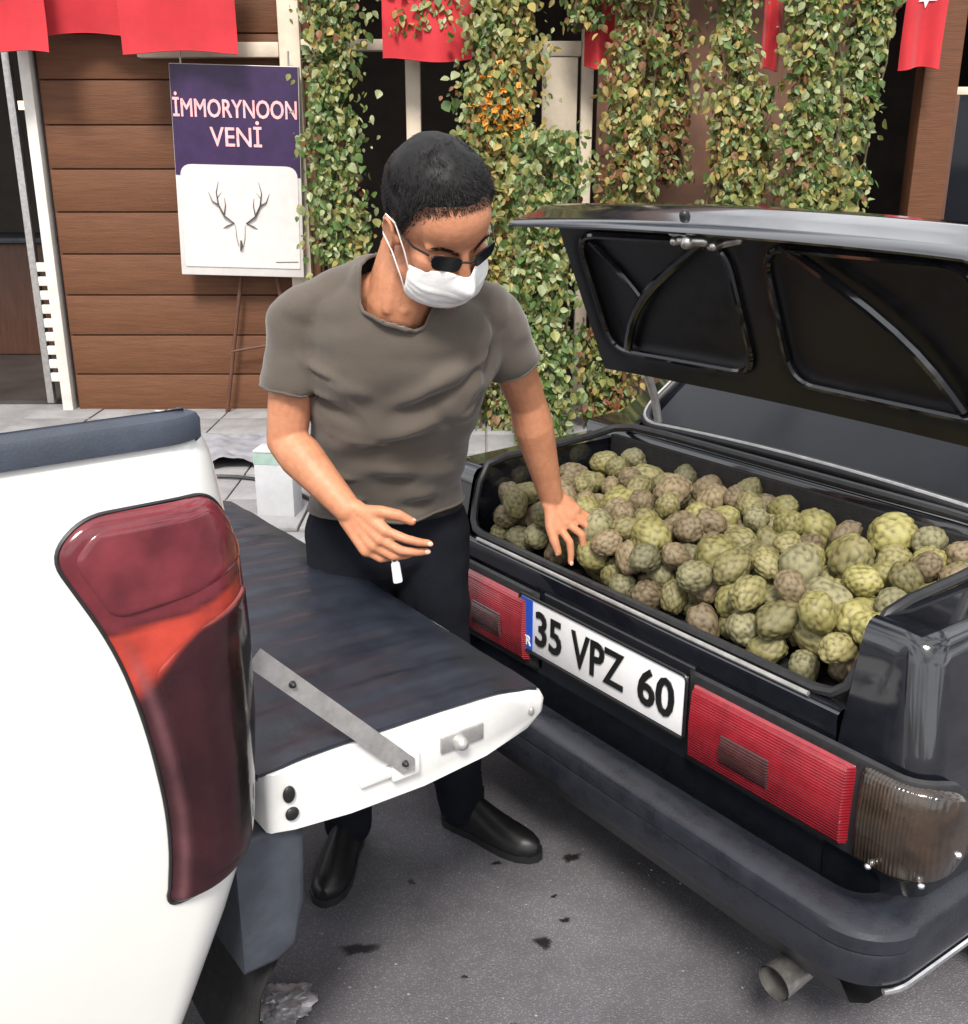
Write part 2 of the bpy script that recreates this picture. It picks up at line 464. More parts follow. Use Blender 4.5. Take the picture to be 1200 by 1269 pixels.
def bold(me, dx):
    """fatten flat lettering: offset every vertex along its outline normal"""
    bm = bmesh.new(); bm.from_mesh(me)
    bmesh.ops.remove_doubles(bm, verts=bm.verts[:], dist=1e-5)
    bm.normal_update()
    mv = {}
    for v in bm.verts:
        n = Vector((0, 0, 0))
        for f in v.link_faces:
            if abs(f.normal.z) < 0.5: n += Vector((f.normal.x, f.normal.y, 0))
        if n.length > 0: mv[v] = n.normalized() * dx
    for v, d in mv.items(): v.co += d
    bm.to_mesh(me); bm.free()
    return me

# ------------------------------------------------------------------ ground, pavement
g = MB(); g.grid([[(x, y, 0) for x in (-400, -20, -6, -2, 0, 2, 6, 20, 400)] for y in (-400, -20, -4, 0, 2, 4, 6, 20, 400)])
road = g.build('road', M['asphalt'], smooth=False); tag(road, kind='structure')
pv = MB(); pv.box(-30, 30, 4.2, 12, -0.05, 0.10)
pave = pv.build('pavement', M['slab'], smooth=False); tag(pave, kind='structure')
kb = MB(); kb.box(-30, 30, 4.08, 4.197, -0.05, 0.112, 0.012)
kerb = kb.build('kerb', M['slab']); tag(kerb, kind='structure')
sm_ = [MB().box(-0.196, 0.196, -0.196, 0.196, 0, 0.022, 0.004).mesh('paving_slab', M['slab']) for _ in range(2)]
for i in range(10):
    for j in range(6):
        o = link(bpy.data.objects.new('paving_slab', sm_[(i + j) % 2]), pave)
        o.location = (-2.6 + i * 0.402, 4.41 + j * 0.402, 0.0995 + rng.uniform(-0.003, 0.003))
        o.rotation_euler = (rng.uniform(-.004, .004), rng.uniform(-.004, .004), R(90) * rng.integers(0, 4))

def blotch(name, x, y, r, asp, rot, label, group):
    n = 28
    ph = rng.uniform(0, 6, 4)
    pts = []
    for i in range(n):
        a = 2 * math.pi * i / n
        q = r * (1 + .28 * math.sin(2 * a + ph[0]) + .16 * math.sin(3 * a + ph[1]) + .12 * math.sin(5 * a + ph[2]) + .08 * math.sin(9 * a + ph[3]))
        px, py = q * math.cos(a), q * asp * math.sin(a)
        pts.append((px * math.cos(rot) - py * math.sin(rot), px * math.sin(rot) + py * math.cos(rot), 0))
    pts = [(q[0] * 1.3, q[1] * 1.3, 0) for q in pts]
    mb = MB(); mb.add([(0, 0, 0)] + pts, [(0, 1 + i, 1 + (i + 1) % n) for i in range(n)])
    o = mb.build(name, M['oil'], road, smooth=False)
    ca = o.data.attributes.new('core', 'FLOAT', 'POINT'); ca.data.foreach_set('value', [1.0] + [0.0] * n)
    o.location = (x, y, 0.004)
for (x, y, r, a, t) in [(-.268, 1.83, .030, .6, .2), (.128, 1.85, .020, .7, .9), (.18, 1.92, .010, .8, 0), (.21, 2.14, .020, .7, 1.), (-.17, 2.05, .009, .8, 0),
                        (.03, 2.12, .010, .7, .4), (.16, 2.0, .007, .7, .4), (.06, 1.62, .008, .8, .3), (-.04, 1.75, .006, .8, .3)]:
    blotch('oil_stain', x, y, r, a, t, None, None)

gm = MB(); rg = np.random.default_rng(77)
for _ in range(420):
    x, y = rg.uniform(-1.0, 1.2), rg.uniform(1.2, 3.2); r = rg.uniform(.0012, .0040)
    v_ = [(x + r * a * rg.uniform(.7, 1.3), y + r * b * rg.uniform(.7, 1.3), max(.0005, r * .5 + r * c * rg.uniform(.5, .9))) for a, b, c in ((1, 0, 0), (-1, 0, 0), (0, 1, 0), (0, -1, 0), (0, 0, 1), (0, 0, -1))]
    gm.add(v_, [(0, 2, 4), (2, 1, 4), (1, 3, 4), (3, 0, 4), (2, 0, 5), (1, 2, 5), (3, 1, 5), (0, 3, 5)])
o = gm.build('grit', M['slab'], smooth=False); tag(o, 'loose pale grit scattered over the asphalt between the vehicles', 'grit', kind='stuff')
# ------------------------------------------------------------------ shop front
WY = 6.5
shop = empty('shop_front', (-2.0, WY, 0), 0, 'brown plank-clad shop front with dark open doorway and shaded interior', 'building')
def P(mb, name, m, parent=shop, off=(2.0, -WY, 0), **k):
    o = mb.build(name, m, parent, **k)
    o.location = off
    return o
zz, k = 0.10, 0
while zz < 3.3:
    h = 0.243
    for (x0, x1) in ((-2.545, -0.985),):
        mb = MB(); mb.box(x0, x1, WY - 0.028 - rng.uniform(0, .004), WY, zz + 0.004, zz + h - 0.004, 0.004)
        P(mb, 'plank', M['wood'])
    zz += h; k += 1
P(MB().box(-2.56, -0.97, WY + 0.002, WY + 0.16, 0.1, 3.3), 'wall_core', M['wood_dark'], smooth=False)
P(MB().box(-2.640, -2.575, WY - 0.06, WY + 0.05, 0.1, 2.95, 0.006), 'door_jamb', M['white_frame'])
P(MB().box(-6.5, -2.66, WY - 0.03, WY + 0.08, 2.7, 2.9, 0.006), 'door_head', M['wood_dark'])
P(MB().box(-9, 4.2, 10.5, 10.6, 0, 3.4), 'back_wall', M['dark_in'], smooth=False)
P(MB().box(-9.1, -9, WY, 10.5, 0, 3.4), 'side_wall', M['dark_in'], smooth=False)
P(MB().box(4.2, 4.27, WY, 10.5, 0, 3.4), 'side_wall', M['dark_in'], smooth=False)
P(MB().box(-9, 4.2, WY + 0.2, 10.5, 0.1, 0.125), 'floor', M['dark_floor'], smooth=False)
P(MB().box(-9.2, 4.27, WY - 0.25, 10.7, 3.3, 3.5), 'roof_slab', M['wood_dark'], smooth=False)
# open glass door leaf just inside, with slatted shutter at its foot
P(MB().box(-2.80, -2.755, WY + 0.10, WY + 0.15, 0.13, 2.7, 0.006), 'door_stile', M['steel'])
for i in range(9):
    mb = MB(); mb.box(-2.735, -2.665, WY + 0.05, WY + 0.075, 0.28 + i * 0.085, 0.335 + i * 0.085, 0.004)
    P(mb, 'shutter_slat', M['white_frame'])
P(MB().box(.72, 2.40, 7.15, 7.2, .125, 3.29), 'partition', M['partition'], smooth=False)
P(MB().box(-4.6, -3.0, 8.4, 9.0, 0.125, 1.0, 0.02), 'counter', M['wood_dark'])
P(MB().box(-4.7, -2.9, 8.35, 9.05, 1.0, 1.04, 0.008), 'counter_top', M['flap'])
lm = MB(); lm.box(-3.62, -3.30, 8.6, 8.7, 1.98, 2.04, 0.01); P(lm, 'lit_lamp', M['lampglow'])
# a few dim things in the shaded room behind the creepers
for (x, y, h) in [(-.1, 8.2, .74), (1.5, 8.6, .74), (2.6, 7.9, .74)]:
    t = empty('cafe_table', (x, y, .125), 0, None, 'table')
    MB().box(-.35, .35, -.35, .35, h - .03, h, .006).build('table_top', M['wood_dark'], t)
    for sx in (-1, 1):
        for sy in (-1, 1):
            MB().box(sx * .30 - .02, sx * .30 + .02, sy * .30 - .02, sy * .30 + .02, 0, h - .031).build('leg', M['wood_dark'], t, smooth=False)
    t['label'] = {-.1: 'dim dark table inside the shop behind the man', 1.5: 'dim dark table inside the shop behind the raised boot lid', 2.6: 'dim dark table inside the shop by the brown post'}[x]

# cream timber frame of the terrace
fr = empty('timber_frame', (-1.09, WY - .05, .1), 0, 'cream painted timber frame with posts and a cross beam behind the creepers', 'frame')
def PF(mb, name, m, **k):
    o = mb.build(name, m, fr, **k); o.location = (1.09, -(WY - .05), -.1); return o
PF(MB().box(-1.15, -1.03, WY - .11, WY - .031, .1, 3.28, .008), 'post', M['cream'])
PF(MB().box(-.445, -.36, WY - .11, WY - .031, .1, 3.28, .008), 'post', M['cream'])
PF(MB().box(.55, .62, WY - .11, WY - .031, .1, 3.28, .008), 'post', M['cream'])
PF(MB().box(-1.95, -1.152, WY - .105, WY - .031, 2.155, 2.235, .008), 'beam', M['cream'])
PF(MB().box(-1.028, -.447, WY - .105, WY - .031, 2.19, 2.25, .008), 'beam', M['cream'])
PF(MB().box(-.358, .548, WY - .105, WY - .031, 2.16, 2.24, .008), 'beam', M['cream'])
PF(MB().box(.33, .53, WY - .10, WY - .06, 1.72, 2.157, .006), 'panel', M['cream'])
PF(MB().box(.36, .52, WY - .10, WY - .06, 1.38, 1.70, .006), 'panel', M['flap'])

bp = empty('brown_post', (2.56, WY - .1, .1), 0, 'square brown wooden post below the star and crescent flag', 'post')
o = MB().box(-.10, .10, -.07, .07, .16, 3.18, .008).build('shaft', M['wood'], bp)
MB().box(-.13, .13, -.10, .10, 0, .158, .01).build('plinth', M['wood_dark'], bp)
wn = empty('dark_window', (3.35, WY, .1), 0, 'dark window with a pale top rail at the right edge behind the brown post', 'window')
MB().box(-.62, .9, -.02, .01, .5, 1.86).build('pane', M['glass'], wn, smooth=False)
MB().box(-.66, .94, -.05, .03, 1.862, 1.905, .004).build('top_rail', M['cream'], wn)
MB().box(-.66, -.622, -.05, .03, .46, 1.86, .004).build('stile', M['wood_dark'], wn)
MB().box(-.62, .9, -.05, .03, .46, .498, .004).build('bottom_rail', M['wood_dark'], wn)
MB().box(-.62, .9, -.06, .03, 0, .45, .004).build('lower_panel', M['wood_dark'], wn)

# ------------------------------------------------------------------ sign
sg = empty('hanging_sign', (-1.42, WY - .2, .96), R(0), 'purple and white sign with pink lettering and a stag head hanging on the cream frame', 'sign')
sg.rotation_euler = (0, R(1.5), 0)
W2, H2 = .36, 1.15
MB().box(-W2, W2, 0.0, .045, 0, H2, .006).build('board', M['sign_white'], sg)
pl = lambda u, v, t: (u, -t, v)
poly_slab([(-W2 + .004, .56), (-W2 + .004, H2 - .004), (W2 - .004, H2 - .004), (W2 - .004, .56)], pl, 0.001, .003).build('purple_panel', M['purple'], sg, smooth=False, fix=True)
poly_slab(round_poly([(-W2 + .03, .05), (W2 - .02, .05), (W2 - .02, .62), (-W2 + .03, .62)], [.01, .01, .07, .07]), pl, .0035, .006).build('white_panel', M['sign_white'], sg, smooth=False, fix=True)
def sign_text(s, size, z, xs, name):
    me = bold(text_mesh(name, s, size, M['sign_pink'], .001, xscale=xs), .0022)
    o = link(bpy.data.objects.new(name, me), sg); o.location = (0, -.006, z); o.rotation_euler = (R(90), 0, 0)
sign_text('\u0130MMORYNOON', .135, .915, .72, 'lettering')
sign_text('VEN\u0130', .145, .765, .88, 'lettering')
st = MB()
def stroke(pts, r): st.tube([(x, -.0065, z) for x, z in pts], r, 6, flat=(1, .25))
for s in (-1, 1):
    stroke([(s * .035, .30), (s * .09, .34), (s * .12, .40), (s * .13, .47), (s * .115, .53)], [.012, .020, .017, .010, .003])
    stroke([(s * .12, .40), (s * .155, .42), (s * .175, .47)], [.017, .012, .003])
    stroke([(s * .09, .345), (s * .08, .40), (s * .085, .44)], [.015, .010, .003])
    stroke([(s * .125, .44), (s * .10, .47)], [.006, .002])
    stroke([(s * .035, .30), (s * .075, .285), (s * .10, .27)], [.006, .014, .003])
    stroke([(s * .028, .29), (s * .024, .22), (s * .014, .17)], [.004, .007, .006])
stroke([(0, .205), (.004, .175), (-.006, .145)], [.016, .034, .008])
st.build('stag_emblem', M['sign_ink'], sg)
MB().tube([(W2 - .16, -.0065, .085), (W2 - .03, -.0065, .09)], .003, 6).build('small_print', M['sign_ink'], sg)
for s in (-.30, .30):
    MB().tube([(s, .03, H2 - .002), (s, .03, H2 + .08)], .006, 8).build('hanger', M['steel'], sg)
es = empty('folded_easel', (-1.42, WY - .12, .1), 0, 'thin dark easel legs standing below the purple sign', 'easel')
MB().tube([(-.18, 0, 0), (-.02, .02, .92)], .012, 8).build('leg', M['wood_dark'], es)
MB().tube([(.30, 0, 0), (.17, .02, .92)], .014, 8).build('leg', M['wood_dark'], es)
MB().tube([(-.12, .005, .40), (.23, .005, .46)], .009, 8).build('crossbar', M['wood_dark'], es)

# ------------------------------------------------------------------ flags on a line
ln = MB(); FY = 6.15
ln.tube([(-5 + i * .5, FY, 2.86 - .05 * math.sin((i % 5) / 5 * math.pi)) for i in range(21)], .006, 6)
o = ln.build('flag_line', M['rubber']); tag(o, 'thin dark cord the red flags hang from', 'cord')
def flag(x0, x1, z0, ph, label, taper=0.0, emblem=False, y=FY):
    cx = (x0 + x1) / 2; wd = (x1 - x0) / 2; ht = 2.84 - z0
    f = empty('red_flag', (cx, y, z0), 0, label, 'flag', 'red flags hung along the shop front')
    def at(u, v, t=0):
        k = 1 + taper * v
        return (u * wd * k, -t + .022 * math.sin(u * 4.2 + ph + v) * (1.2 - v) + .012 * math.sin(v * 6 + ph), v * ht + .012 * math.sin(u * 3 + ph) * (1 - v))
    nu, nv = 22, 16
    rows = [[at(-1 + 2 * i / nu, j / nv, .0012) for i in range(nu + 1)] for j in range(nv + 1)]
    back = [[at(-1 + 2 * i / nu, j / nv, -.0012) for i in range(nu + 1)] for j in range(nv + 1)]
    mb = MB(); mb.grid(rows); mb.grid(back, flip=True); mb.build('cloth', M['red_flag'], f)
    hm = MB(); hm.tube([at(-1 + 2 * i / nu, .004) for i in range(nu + 1)], .004, 6, flat=(1, .6)); hm.build('hem', M['red_flag'], f)
    if emblem:
        k = .5
        def loc2(px, pz): return at(px / wd, pz / ht, .007)
        r = .085; zc = .56
        outer = [(r * math.cos(a), zc + r * math.sin(a)) for a in np.linspace(R(-240), R(60), 30)]
        inner = [(.068 * math.cos(a), zc + .024 + .068 * math.sin(a)) for a in np.linspace(R(50), R(-230), 30)]
        rows = [[loc2(*p) for p in outer], [loc2(*p) for p in reversed(inner)]]
        mb = MB(); mb.grid(rows, flip=False); mb.build('crescent', M['flag_white'], f)
        rings = []
        for kk in (.02, .25, .5, .75, 1.0):
            rings.append([loc2(kk * q * math.cos(a_), .345 + kk * q * math.sin(a_)) for a_, q in
                          [(-math.pi / 2 + i * math.pi / 5, .052 if i % 2 == 0 else .022) for i in range(10)]])
        mb = MB(); mb.grid(rings, close_u=True); mb.build('star', M['flag_white'], f, smooth=False)
S = FY / 6.5
def fx(x): return x * S
def fz(z): return 1.6 + (z - 1.6) * S
flag(fx(-3.0), fx(-2.47), fz(2.189), .3, 'red flag at the far left above the dark doorway')
flag(fx(-2.06), fx(-1.40), fz(2.189), 1.4, 'wide red flag hanging beside and above the purple sign')
flag(fx(-2.55), fx(-1.98), fz(2.30), 2.2, 'dark red flag hanging behind, between the two leftmost flags', y=FY + .16)
flag(fx(-.576), fx(-.069), fz(2.146), 4.0, 'red flag among creepers above the man\'s head')
flag(fx(.577), fx(.745), fz(2.112), 5.0, 'narrow red flag in the creepers right of the cream panel', y=FY + .05)
flag(fx(1.585), fx(1.70), fz(2.104), 2.7, 'narrowest red flag in a dark gap between creepers', y=FY + .05)
flag(fx(2.375), fx(2.60), fz(2.104), 1.0, 'red flag with white star and crescent above the brown post', taper=.10, emblem=True)

# ------------------------------------------------------------------ climbing plants
def vine(x0, x1, z0, z1, y, n, mix, seed, label, depth=.16, stems=3, size=(.026, .054), sway=.05, holes=.42):
    rg = np.random.default_rng(seed)
    t = empty('climbing_plant', ((x0 + x1) / 2, y, z0), 0, label, 'climber', 'creepers trained up the shop front')
    cx, hw, H = (x0 + x1) / 2, (x1 - x0) / 2, z1 - z0
    sb = MB()
    for i in range(stems):
        bx = rg.uniform(-hw * .5, hw * .5); ph = rg.uniform(0, 6)
        sb.tube([(bx + sway * math.sin(ph + q * .55) + .02 * math.sin(q * 1.7 + ph), .04 * math.sin(q * .9 + ph), q * H / 14) for q in range(15)],
                [.010 - .0005 * q for q in range(15)], 6)
    sb.build('stem', M['stem'], t)
    mb = MB(); c = 0; n = int(n * 1.35)
    while c < n:
        v = rg.uniform(0, 1); z = v * H
        edge = .80 + .30 * mnoise.noise(Vector((seed * 3.1, z * 3.2, 0))) + .18 * mnoise.noise(Vector((seed * 1.7 + 9, z * 9, 0)))
        x = rg.normal(0, .52) * hw * edge + sway * math.sin(z * 2.2 + seed)
        if abs(x) > hw * 1.25: continue
        d = rg.uniform(-1, 1) * depth * .5
        if mnoise.noise(Vector((x * 7 + seed, z * 7, d * 6))) < -.42 + holes * (abs(x) / hw) * .6: continue
        c += 1
        L = rg.uniform(*size); L *= rg.choice([.65, 1, 1, 1.25]); wd = L * rg.uniform(.24, .46)
        out = Vector((rg.normal(0, .55), -1 + rg.normal(0, .55), rg.normal(.35, .5))).normalized()
        dn = Vector((rg.normal(0, .6), rg.normal(-.2, .4), -1 + rg.normal(0, .55)))
        dn = (dn - out * dn.dot(out)).normalized()
        sd_ = dn.cross(out)
        p = Vector((x, d, z))
        fold = rg.uniform(.05, .45) * wd; curl = rg.uniform(-.05, .40)
        def lp(t, w_): return p + dn * L * t + sd_ * wd * w_ + out * (fold * abs(w_) - L * curl * t * t)
        pts = [lp(0, 0), lp(.18, .75), lp(.45, 1.0), lp(.74, .62), lp(1, 0), lp(.74, -.62), lp(.45, -1.0), lp(.18, -.75), lp(.30, 0), lp(.62, 0)]
        zone = mnoise.noise(Vector((x * 3.2 + seed * 5, z * 2.6, 3.3)))
        pr = np.array(mix, float)
        pr[2] *= max(.1, 1 + 2.6 * zone); pr[3] *= max(.1, 1 + 3 * mnoise.noise(Vector((x * 4, z * 3, seed + 7.))))
        pr /= pr.sum()
        mi = int(rg.choice(5, p=pr))
        mb.add(pts, [(0, 1, 8), (1, 2, 9, 8), (2, 3, 9), (3, 4, 9), (4, 5, 9), (5, 6, 9), (6, 7, 8, 9), (7, 0, 8)], mi)
    o = mb.build('leaves', [M['leaf_a'], M['leaf_b'], M['leaf_c'], M['leaf_d'], M['leaf_e']], t, smooth=False)
    o['kind'] = 'stuff'
    return t
VY = 6.0
def vx(px): return (px - 600) / 1300 * (VY * .948)
vine(vx(372), vx(468), .12, 2.9, VY + .1, 3600, (4, 3, .7, .3, 2), 1, 'green creeper column left of the man\'s head beside the cream post')
b_ = vine(vx(562), vx(678), .12, 2.9, VY, 6500, (2, 3.2, 2.2, .8, 1.4), 2, 'broad yellowing creeper with orange blossom right of the man\'s head', depth=.22, stems=5)
vine(vx(628), vx(722), .05, 1.75, VY - .5, 3600, (4.5, 3, .6, .2, 2.2), 3, 'low green creeper behind the man\'s left arm', depth=.2)
vine(vx(728), vx(820), .12, 2.9, VY, 4600, (2, 3, 1.8, 1.8, 1.2), 4, 'rusty green creeper column above the left end of the raised boot lid')
vine(vx(866), vx(942), .12, 2.9, VY + .05, 3600, (2, 3.4, 1.6, .6, 1.5), 5, 'thin yellow-green creeper column left of the narrowest flag')
vine(vx(958), vx(1050), .12, 2.9, VY, 4600, (2, 3.4, 1.8, .5, 1.4), 6, 'olive creeper column right of the narrowest flag')
vine(vx(1036), vx(1096), .12, 2.9, VY + .1, 4600, (4, 3, .6, .6, 2.2), 8, 'dark green creeper column next to the brown post')
vine(vx(806), vx(872), 1.5, 2.9, VY + .3, 1700, (2, 2, .8, 3, .5), 9, 'sparse rust-red creeper hanging between two green columns')
vine(vx(470), vx(600), 2.25, 2.95, VY + .2, 1000, (3, 3, .8, .3, 2), 10, 'short creeper trailing over the top behind the red flag')
vine(vx(700), vx(760), 2.28, 2.95, VY + .12, 600, (3, 3, 1.0, .5, 2), 11, 'short creeper hanging over the cream panel')
vine(vx(935), vx(968), 1.2, 2.0, VY + .25, 420, (3, 3, .5, .5, 1), 12, 'wisp of creeper in the dark gap below the narrowest flag')
bl = MB(); rg = np.random.default_rng(5)
for i in range(75):
    p = Vector((rg.normal(0, .085), -.10 + rg.normal(0, .02), 1.72 + rg.normal(0, .10)))
    for q in range(3):
        d1_ = Vector(rg.normal(0, 1, 3)).normalized() * .022; d2_ = Vector(rg.normal(0, 1, 3)).normalized() * .018
        bl.add([p - d1_, p + d2_, p + d1_, p - d2_], [(0, 1, 2, 3)])
o = bl.build('blossom', M['blossom'], b_, smooth=False); o['kind'] = 'stuff'

# rumpled sheet and cord on the pavement
mb = MB(); rows = []
for i in range(33):
    row = []
    for j in range(33):
        x, y = -.38 + .76 * i / 32, -.33 + .66 * j / 32
        x2 = x + .05 * mnoise.noise(Vector((y * 4, 1, 0))); y2 = y + .05 * mnoise.noise(Vector((x * 4, 5, 0)))
        row.append((x2, y2, .012 + max(0, .045 * mnoise.noise(Vector((x * 5, y * 5, 3))) + .03 * mnoise.noise(Vector((x * 13, y * 13, 8))) + .02)))
    rows.append(row)
mb.grid(rows, flip=True); o = mb.build('rumpled_sheet', M['sheet']); o.location = (-1.50, 5.35, .122); o.rotation_euler = (0, 0, .3)
tag(o, 'rumpled pale grey sheet lying on the pavement behind the white box', 'sheet')
o = MB().tube([(-.45 + .9 * t, -.1 + .12 * math.sin(t * 4), .010 + .004 * math.sin(t * 9)) for t in np.linspace(0, 1, 16)], .009, 6).build('dark_cord', M['rubber'])
o.location = (-1.0, 4.82, .120); o.rotation_euler = (0, 0, -.5); tag(o, 'dark cord lying across the pavement beside the man', 'cord')
# white box on the pavement
bx = empty('cardboard_box', (-.905, 4.42, .122), R(-8), 'white cardboard box with a green printed top edge on the pavement beside the man', 'box')
MB().box(-.085, .085, -.06, .06, 0, .285, .004).build('carton', M['card'], bx)
MB().box(-.086, .03, -.0615, -.0601, .235, .283).build('green_print', M['green_print'], bx, smooth=False)
MB().box(-.087, .087, -.062, .062, .2855, .297, .003).build('lid', M['card'], bx)

# ================================================================== black saloon car
# local frame: x forward, y to the car's left, origin on the ground below the middle of the rear panel
AZ = math.atan2(.591, .806)
D = Vector((.806, .591, 0)); LV = Vector((-.591, .806, 0))
def WL(d, l, z=0): return D * d + LV * l + Vector((0, 0, z))
CAR_D, CAR_L = 1.434, 1.5
car = empty('black_saloon', WL(CAR_D, CAR_L), AZ, 'black saloon car with its boot open and full of knobbly green fruit', 'car')

def lerp_prof(prof, z):
    for (a, va), (b, vb) in zip(prof, prof[1:]):
        if z <= b: return va + (vb - va) * (z - a) / (b - a)
    return prof[-1][1]

def outline(inset, xin=0.0, half=.755, r=.050, side_end=3.2, y_in=.57, n=9):
    """rear corner outline (positive y) from the inner edge of the rear face, round the corner, along the side"""
    h = half - inset
    x0 = xin + inset * .9
    pts = [(x0, y_in), (x0, (y_in + h - r) / 2), (x0, h - r)]
    for i in range(1, n + 1):
        a = math.pi / 2 * i / n
        pts.append((x0 + r - r * math.cos(a), h - r + r * math.sin(a)))
    pts += [(x0 + r + .05, h + .002), (.4, h + .012), (.8, h + .02), (1.6, h + .025), (side_end, h + .015)]
    return pts
ins_prof = [(.18, .05), (.30, .02), (.42, .004), (.62, .004), (.68, .018), (.75, .036), (.82, .050), (.848, .058), (.860, .068), (.866, .088)]
for s in (-1, 1):
    rows = []
    for z, i in ins_prof:
        ins = i + (0.004 if z < .66 else 0)
        rows.append([(x, s * y, z + (.004 * min(x, 1.) if z > .8 else 0)) for x, y in outline(ins)])
    mb = MB(); mb.grid(rows, flip=(s > 0))
    # flat deck strip beside the opening, then its inner wall
    top = rows[-1]
    inner = [(p[0] if p[0] > .02 else .012, s * .585, p[2] + .002) for p in top]
    mb.grid([top, inner], flip=(s > 0))
    low = [(p[0], p[1] * .99, .55) for p in inner]
    mb.grid([inner, low], flip=(s > 0))
    mb.build('rear_wing', M['car'], car)
# rear panel between the wings
mb = MB()
prof = [(.06, .18), (.012, .24), (.004, .42), (.006, .655), (.002, .684), (.004, .697), (.014, .703), (.040, .703), (.050, .695), (.052, .55)]
mb.grid([[(x, y, z) for y in np.linspace(-.569, .569, 13)] for x, z in prof])
mb.build('rear_panel', M['car'], car)
# deck between opening and rear window
mb = MB()
prof = [(.545, .60), (.547, .885), (.552, .895), (.562, .899), (.585, .901), (.66, .905)]
mb.grid([[(x, y, z) for y in np.linspace(-.70, .70, 15)] for x, z in prof])
mb.build('scuttle_panel', M['car'], car)
# boot tub
mb = MB()
mb.box(.055, .543, -.582, .582, 0.655, .668)
mb.box(.053, .066, -.58, .58, .516, .69)
mb.box(.53, .544, -.58, .58, .516, .88)
mb.build('boot_liner', M['liner'], car, smooth=False)
# rubber seal round the opening
path = [(.030, y, .712) for y in np.linspace(-.50, .50, 9)]
for s in (1, -1):
    c = [(.034, s * .535, .716), (.042, s * .556, .735), (.055, s * .567, .775), (.072, s * .574, .825), (.10, s * .578, .866), (.16, s * .579, .876), (.32, s * .579, .880), (.45, s * .578, .888), (.52, s * .560, .903), (.551, s * .51, .910)]
    if s == 1: path += c
    else: path += [(.555, y, .912) for y in np.linspace(.40, -.40, 7)] + list(reversed(c))
mb = MB(); mb.tube(path, .0105, 8, closed=True); mb.build('boot_seal', M['rubber'], car)
mb = MB(); mb.tube([(.012, y, .7055) for y in np.linspace(-.50, .50, 7)], .005, 8); mb.build('lip_edge', M['steel'], car)

# rear window
def wp(u, v, t=0):          # u across, v up the slope, t outward
    return (.602 + v * .80 - t * .58, u * (1 - .10 * v) , .918 + v * .60 + t * .81 - .018 * (u / .55) ** 2)
ol = round_poly([(-.56, 0), (.56, 0), (.53, .60), (-.53, .60)], [.10, .10, .08, .08], 8)
dense = []
for i in range(len(ol)):
    a, b = Vector(ol[i]), Vector(ol[(i + 1) % len(ol)])
    for q in range(max(1, int((b - a).length / .06))): dense.append(tuple(a + (b - a) * q / max(1, int((b - a).length / .06))))
mb = MB()
nu, nv = 24, 12
rows = [[wp(-.57 + 1.14 * i / nu, -.01 + .63 * j / nv, .002) for i in range(nu + 1)] for j in range(nv + 1)]
mb.grid(rows); mb.build('rear_window', M['glass'], car)
mb = MB(); mb.tube([wp(u, v, .008) for u, v in dense], .016, 10, closed=True); gk = mb.build('window_gasket', M['rubber'], car)
mb = MB(); mb.tube([wp(u, v, .020) for u, v in dense], .0055, 8, closed=True); mb.build('gasket_trim', M['steel'], gk)
# roof and pillars
mb = MB()
for s in (-1, 1):
    rows = [[(.58, s * .53, .905), (.66, s * .72, .88)], [(1.12, s * .52, 1.30), (1.25, s * .66, 1.20)], [(1.35, s * .50, 1.36), (1.6, s * .63, 1.30)]]
    mb.grid(rows, flip=(s > 0))
mb.build('rear_pillar', M['car'], car, fix=False)
mb = MB()
mb.grid([[(x, y, z - .05 * (y / .6) ** 2) for y in np.linspace(-.6, .6, 9)] for x, z in [(1.08, 1.29), (1.18, 1.345), (1.5, 1.375), (2.2, 1.37), (2.6, 1.30)]])
mb.build('roof', M['car'], car)
for s in (-1, 1):
    mb = MB(); mb.grid([[(.70, s * .735, .875), (1.2, s * .75, .88), (2.0, s * .755, .89), (3.1, s * .75, .88)], [(1.28, s * .63, 1.24), (1.5, s * .62, 1.30), (2.0, s * .61, 1.32), (2.5, s * .60, 1.28)]], flip=(s > 0))
    mb.build('side_window', M['glass'], car)

# open boot lid, drawn closed (a forward from the lip, c up) and swung about its lip position
TH = R(65); LX, LZ = .175, 1.474
def lid(a, y, c, sag=1.0):
    c = c - (.014 * (y / .6) ** 2) * sag * min(1, max(0, c) / .1)
    return (LX + a * math.cos(TH) + c * math.sin(TH), y, LZ - a * math.sin(TH) + c * math.cos(TH))
prof_o = [(.004, -.012), (0, 0), (.004, .03), (.010, .075), (.014, .115), (.020, .140), (.033, .154), (.055, .161), (.12, .164), (.30, .164), (.44, .160), (.505, .154), (.514, .146)]
ys = [q - .018 for q in [-.606, -.602, -.59, -.565] + list(np.linspace(-.5, .5, 15)) + [.565, .59, .602, .606]]
def drop(y):
    q = abs(y)
    return 0.0 if q < .565 else .3 * (q - .565) ** 2 / .057
def skin(off_in):
    rows = []
    for i, (a, c) in enumerate(prof_o):
        p0 = Vector(prof_o[max(i - 1, 0)]); p1 = Vector(prof_o[min(i + 1, len(prof_o) - 1)])
        t = (p1 - p0).normalized(); nrm = Vector((t.y, -t.x))     # inward
        aa, cc = a + nrm.x * off_in, c + nrm.y * off_in
        bow = lambda y: .012 * (y / .6) ** 2 * max(0, 1 - a / .25)
        rows.append([lid(aa + bow(y), y * (1 - off_in * .5), cc - drop(y)) for y in ys])
    return rows
mb = MB()
ro, ri = skin(0), skin(.006)
mb.grid(ro, flip=False); mb.grid(ri, flip=True)
n = len(ys)
mb.grid([ro[0], ri[0]], flip=True); mb.grid([ro[-1], ri[-1]])
mb.grid([[r[0] for r in ro], [r[0] for r in ri]]); mb.grid([[r[-1] for r in ro], [r[-1] for r in ri]], flip=True)
bl_ = mb.build('boot_lid', M['car'], car)
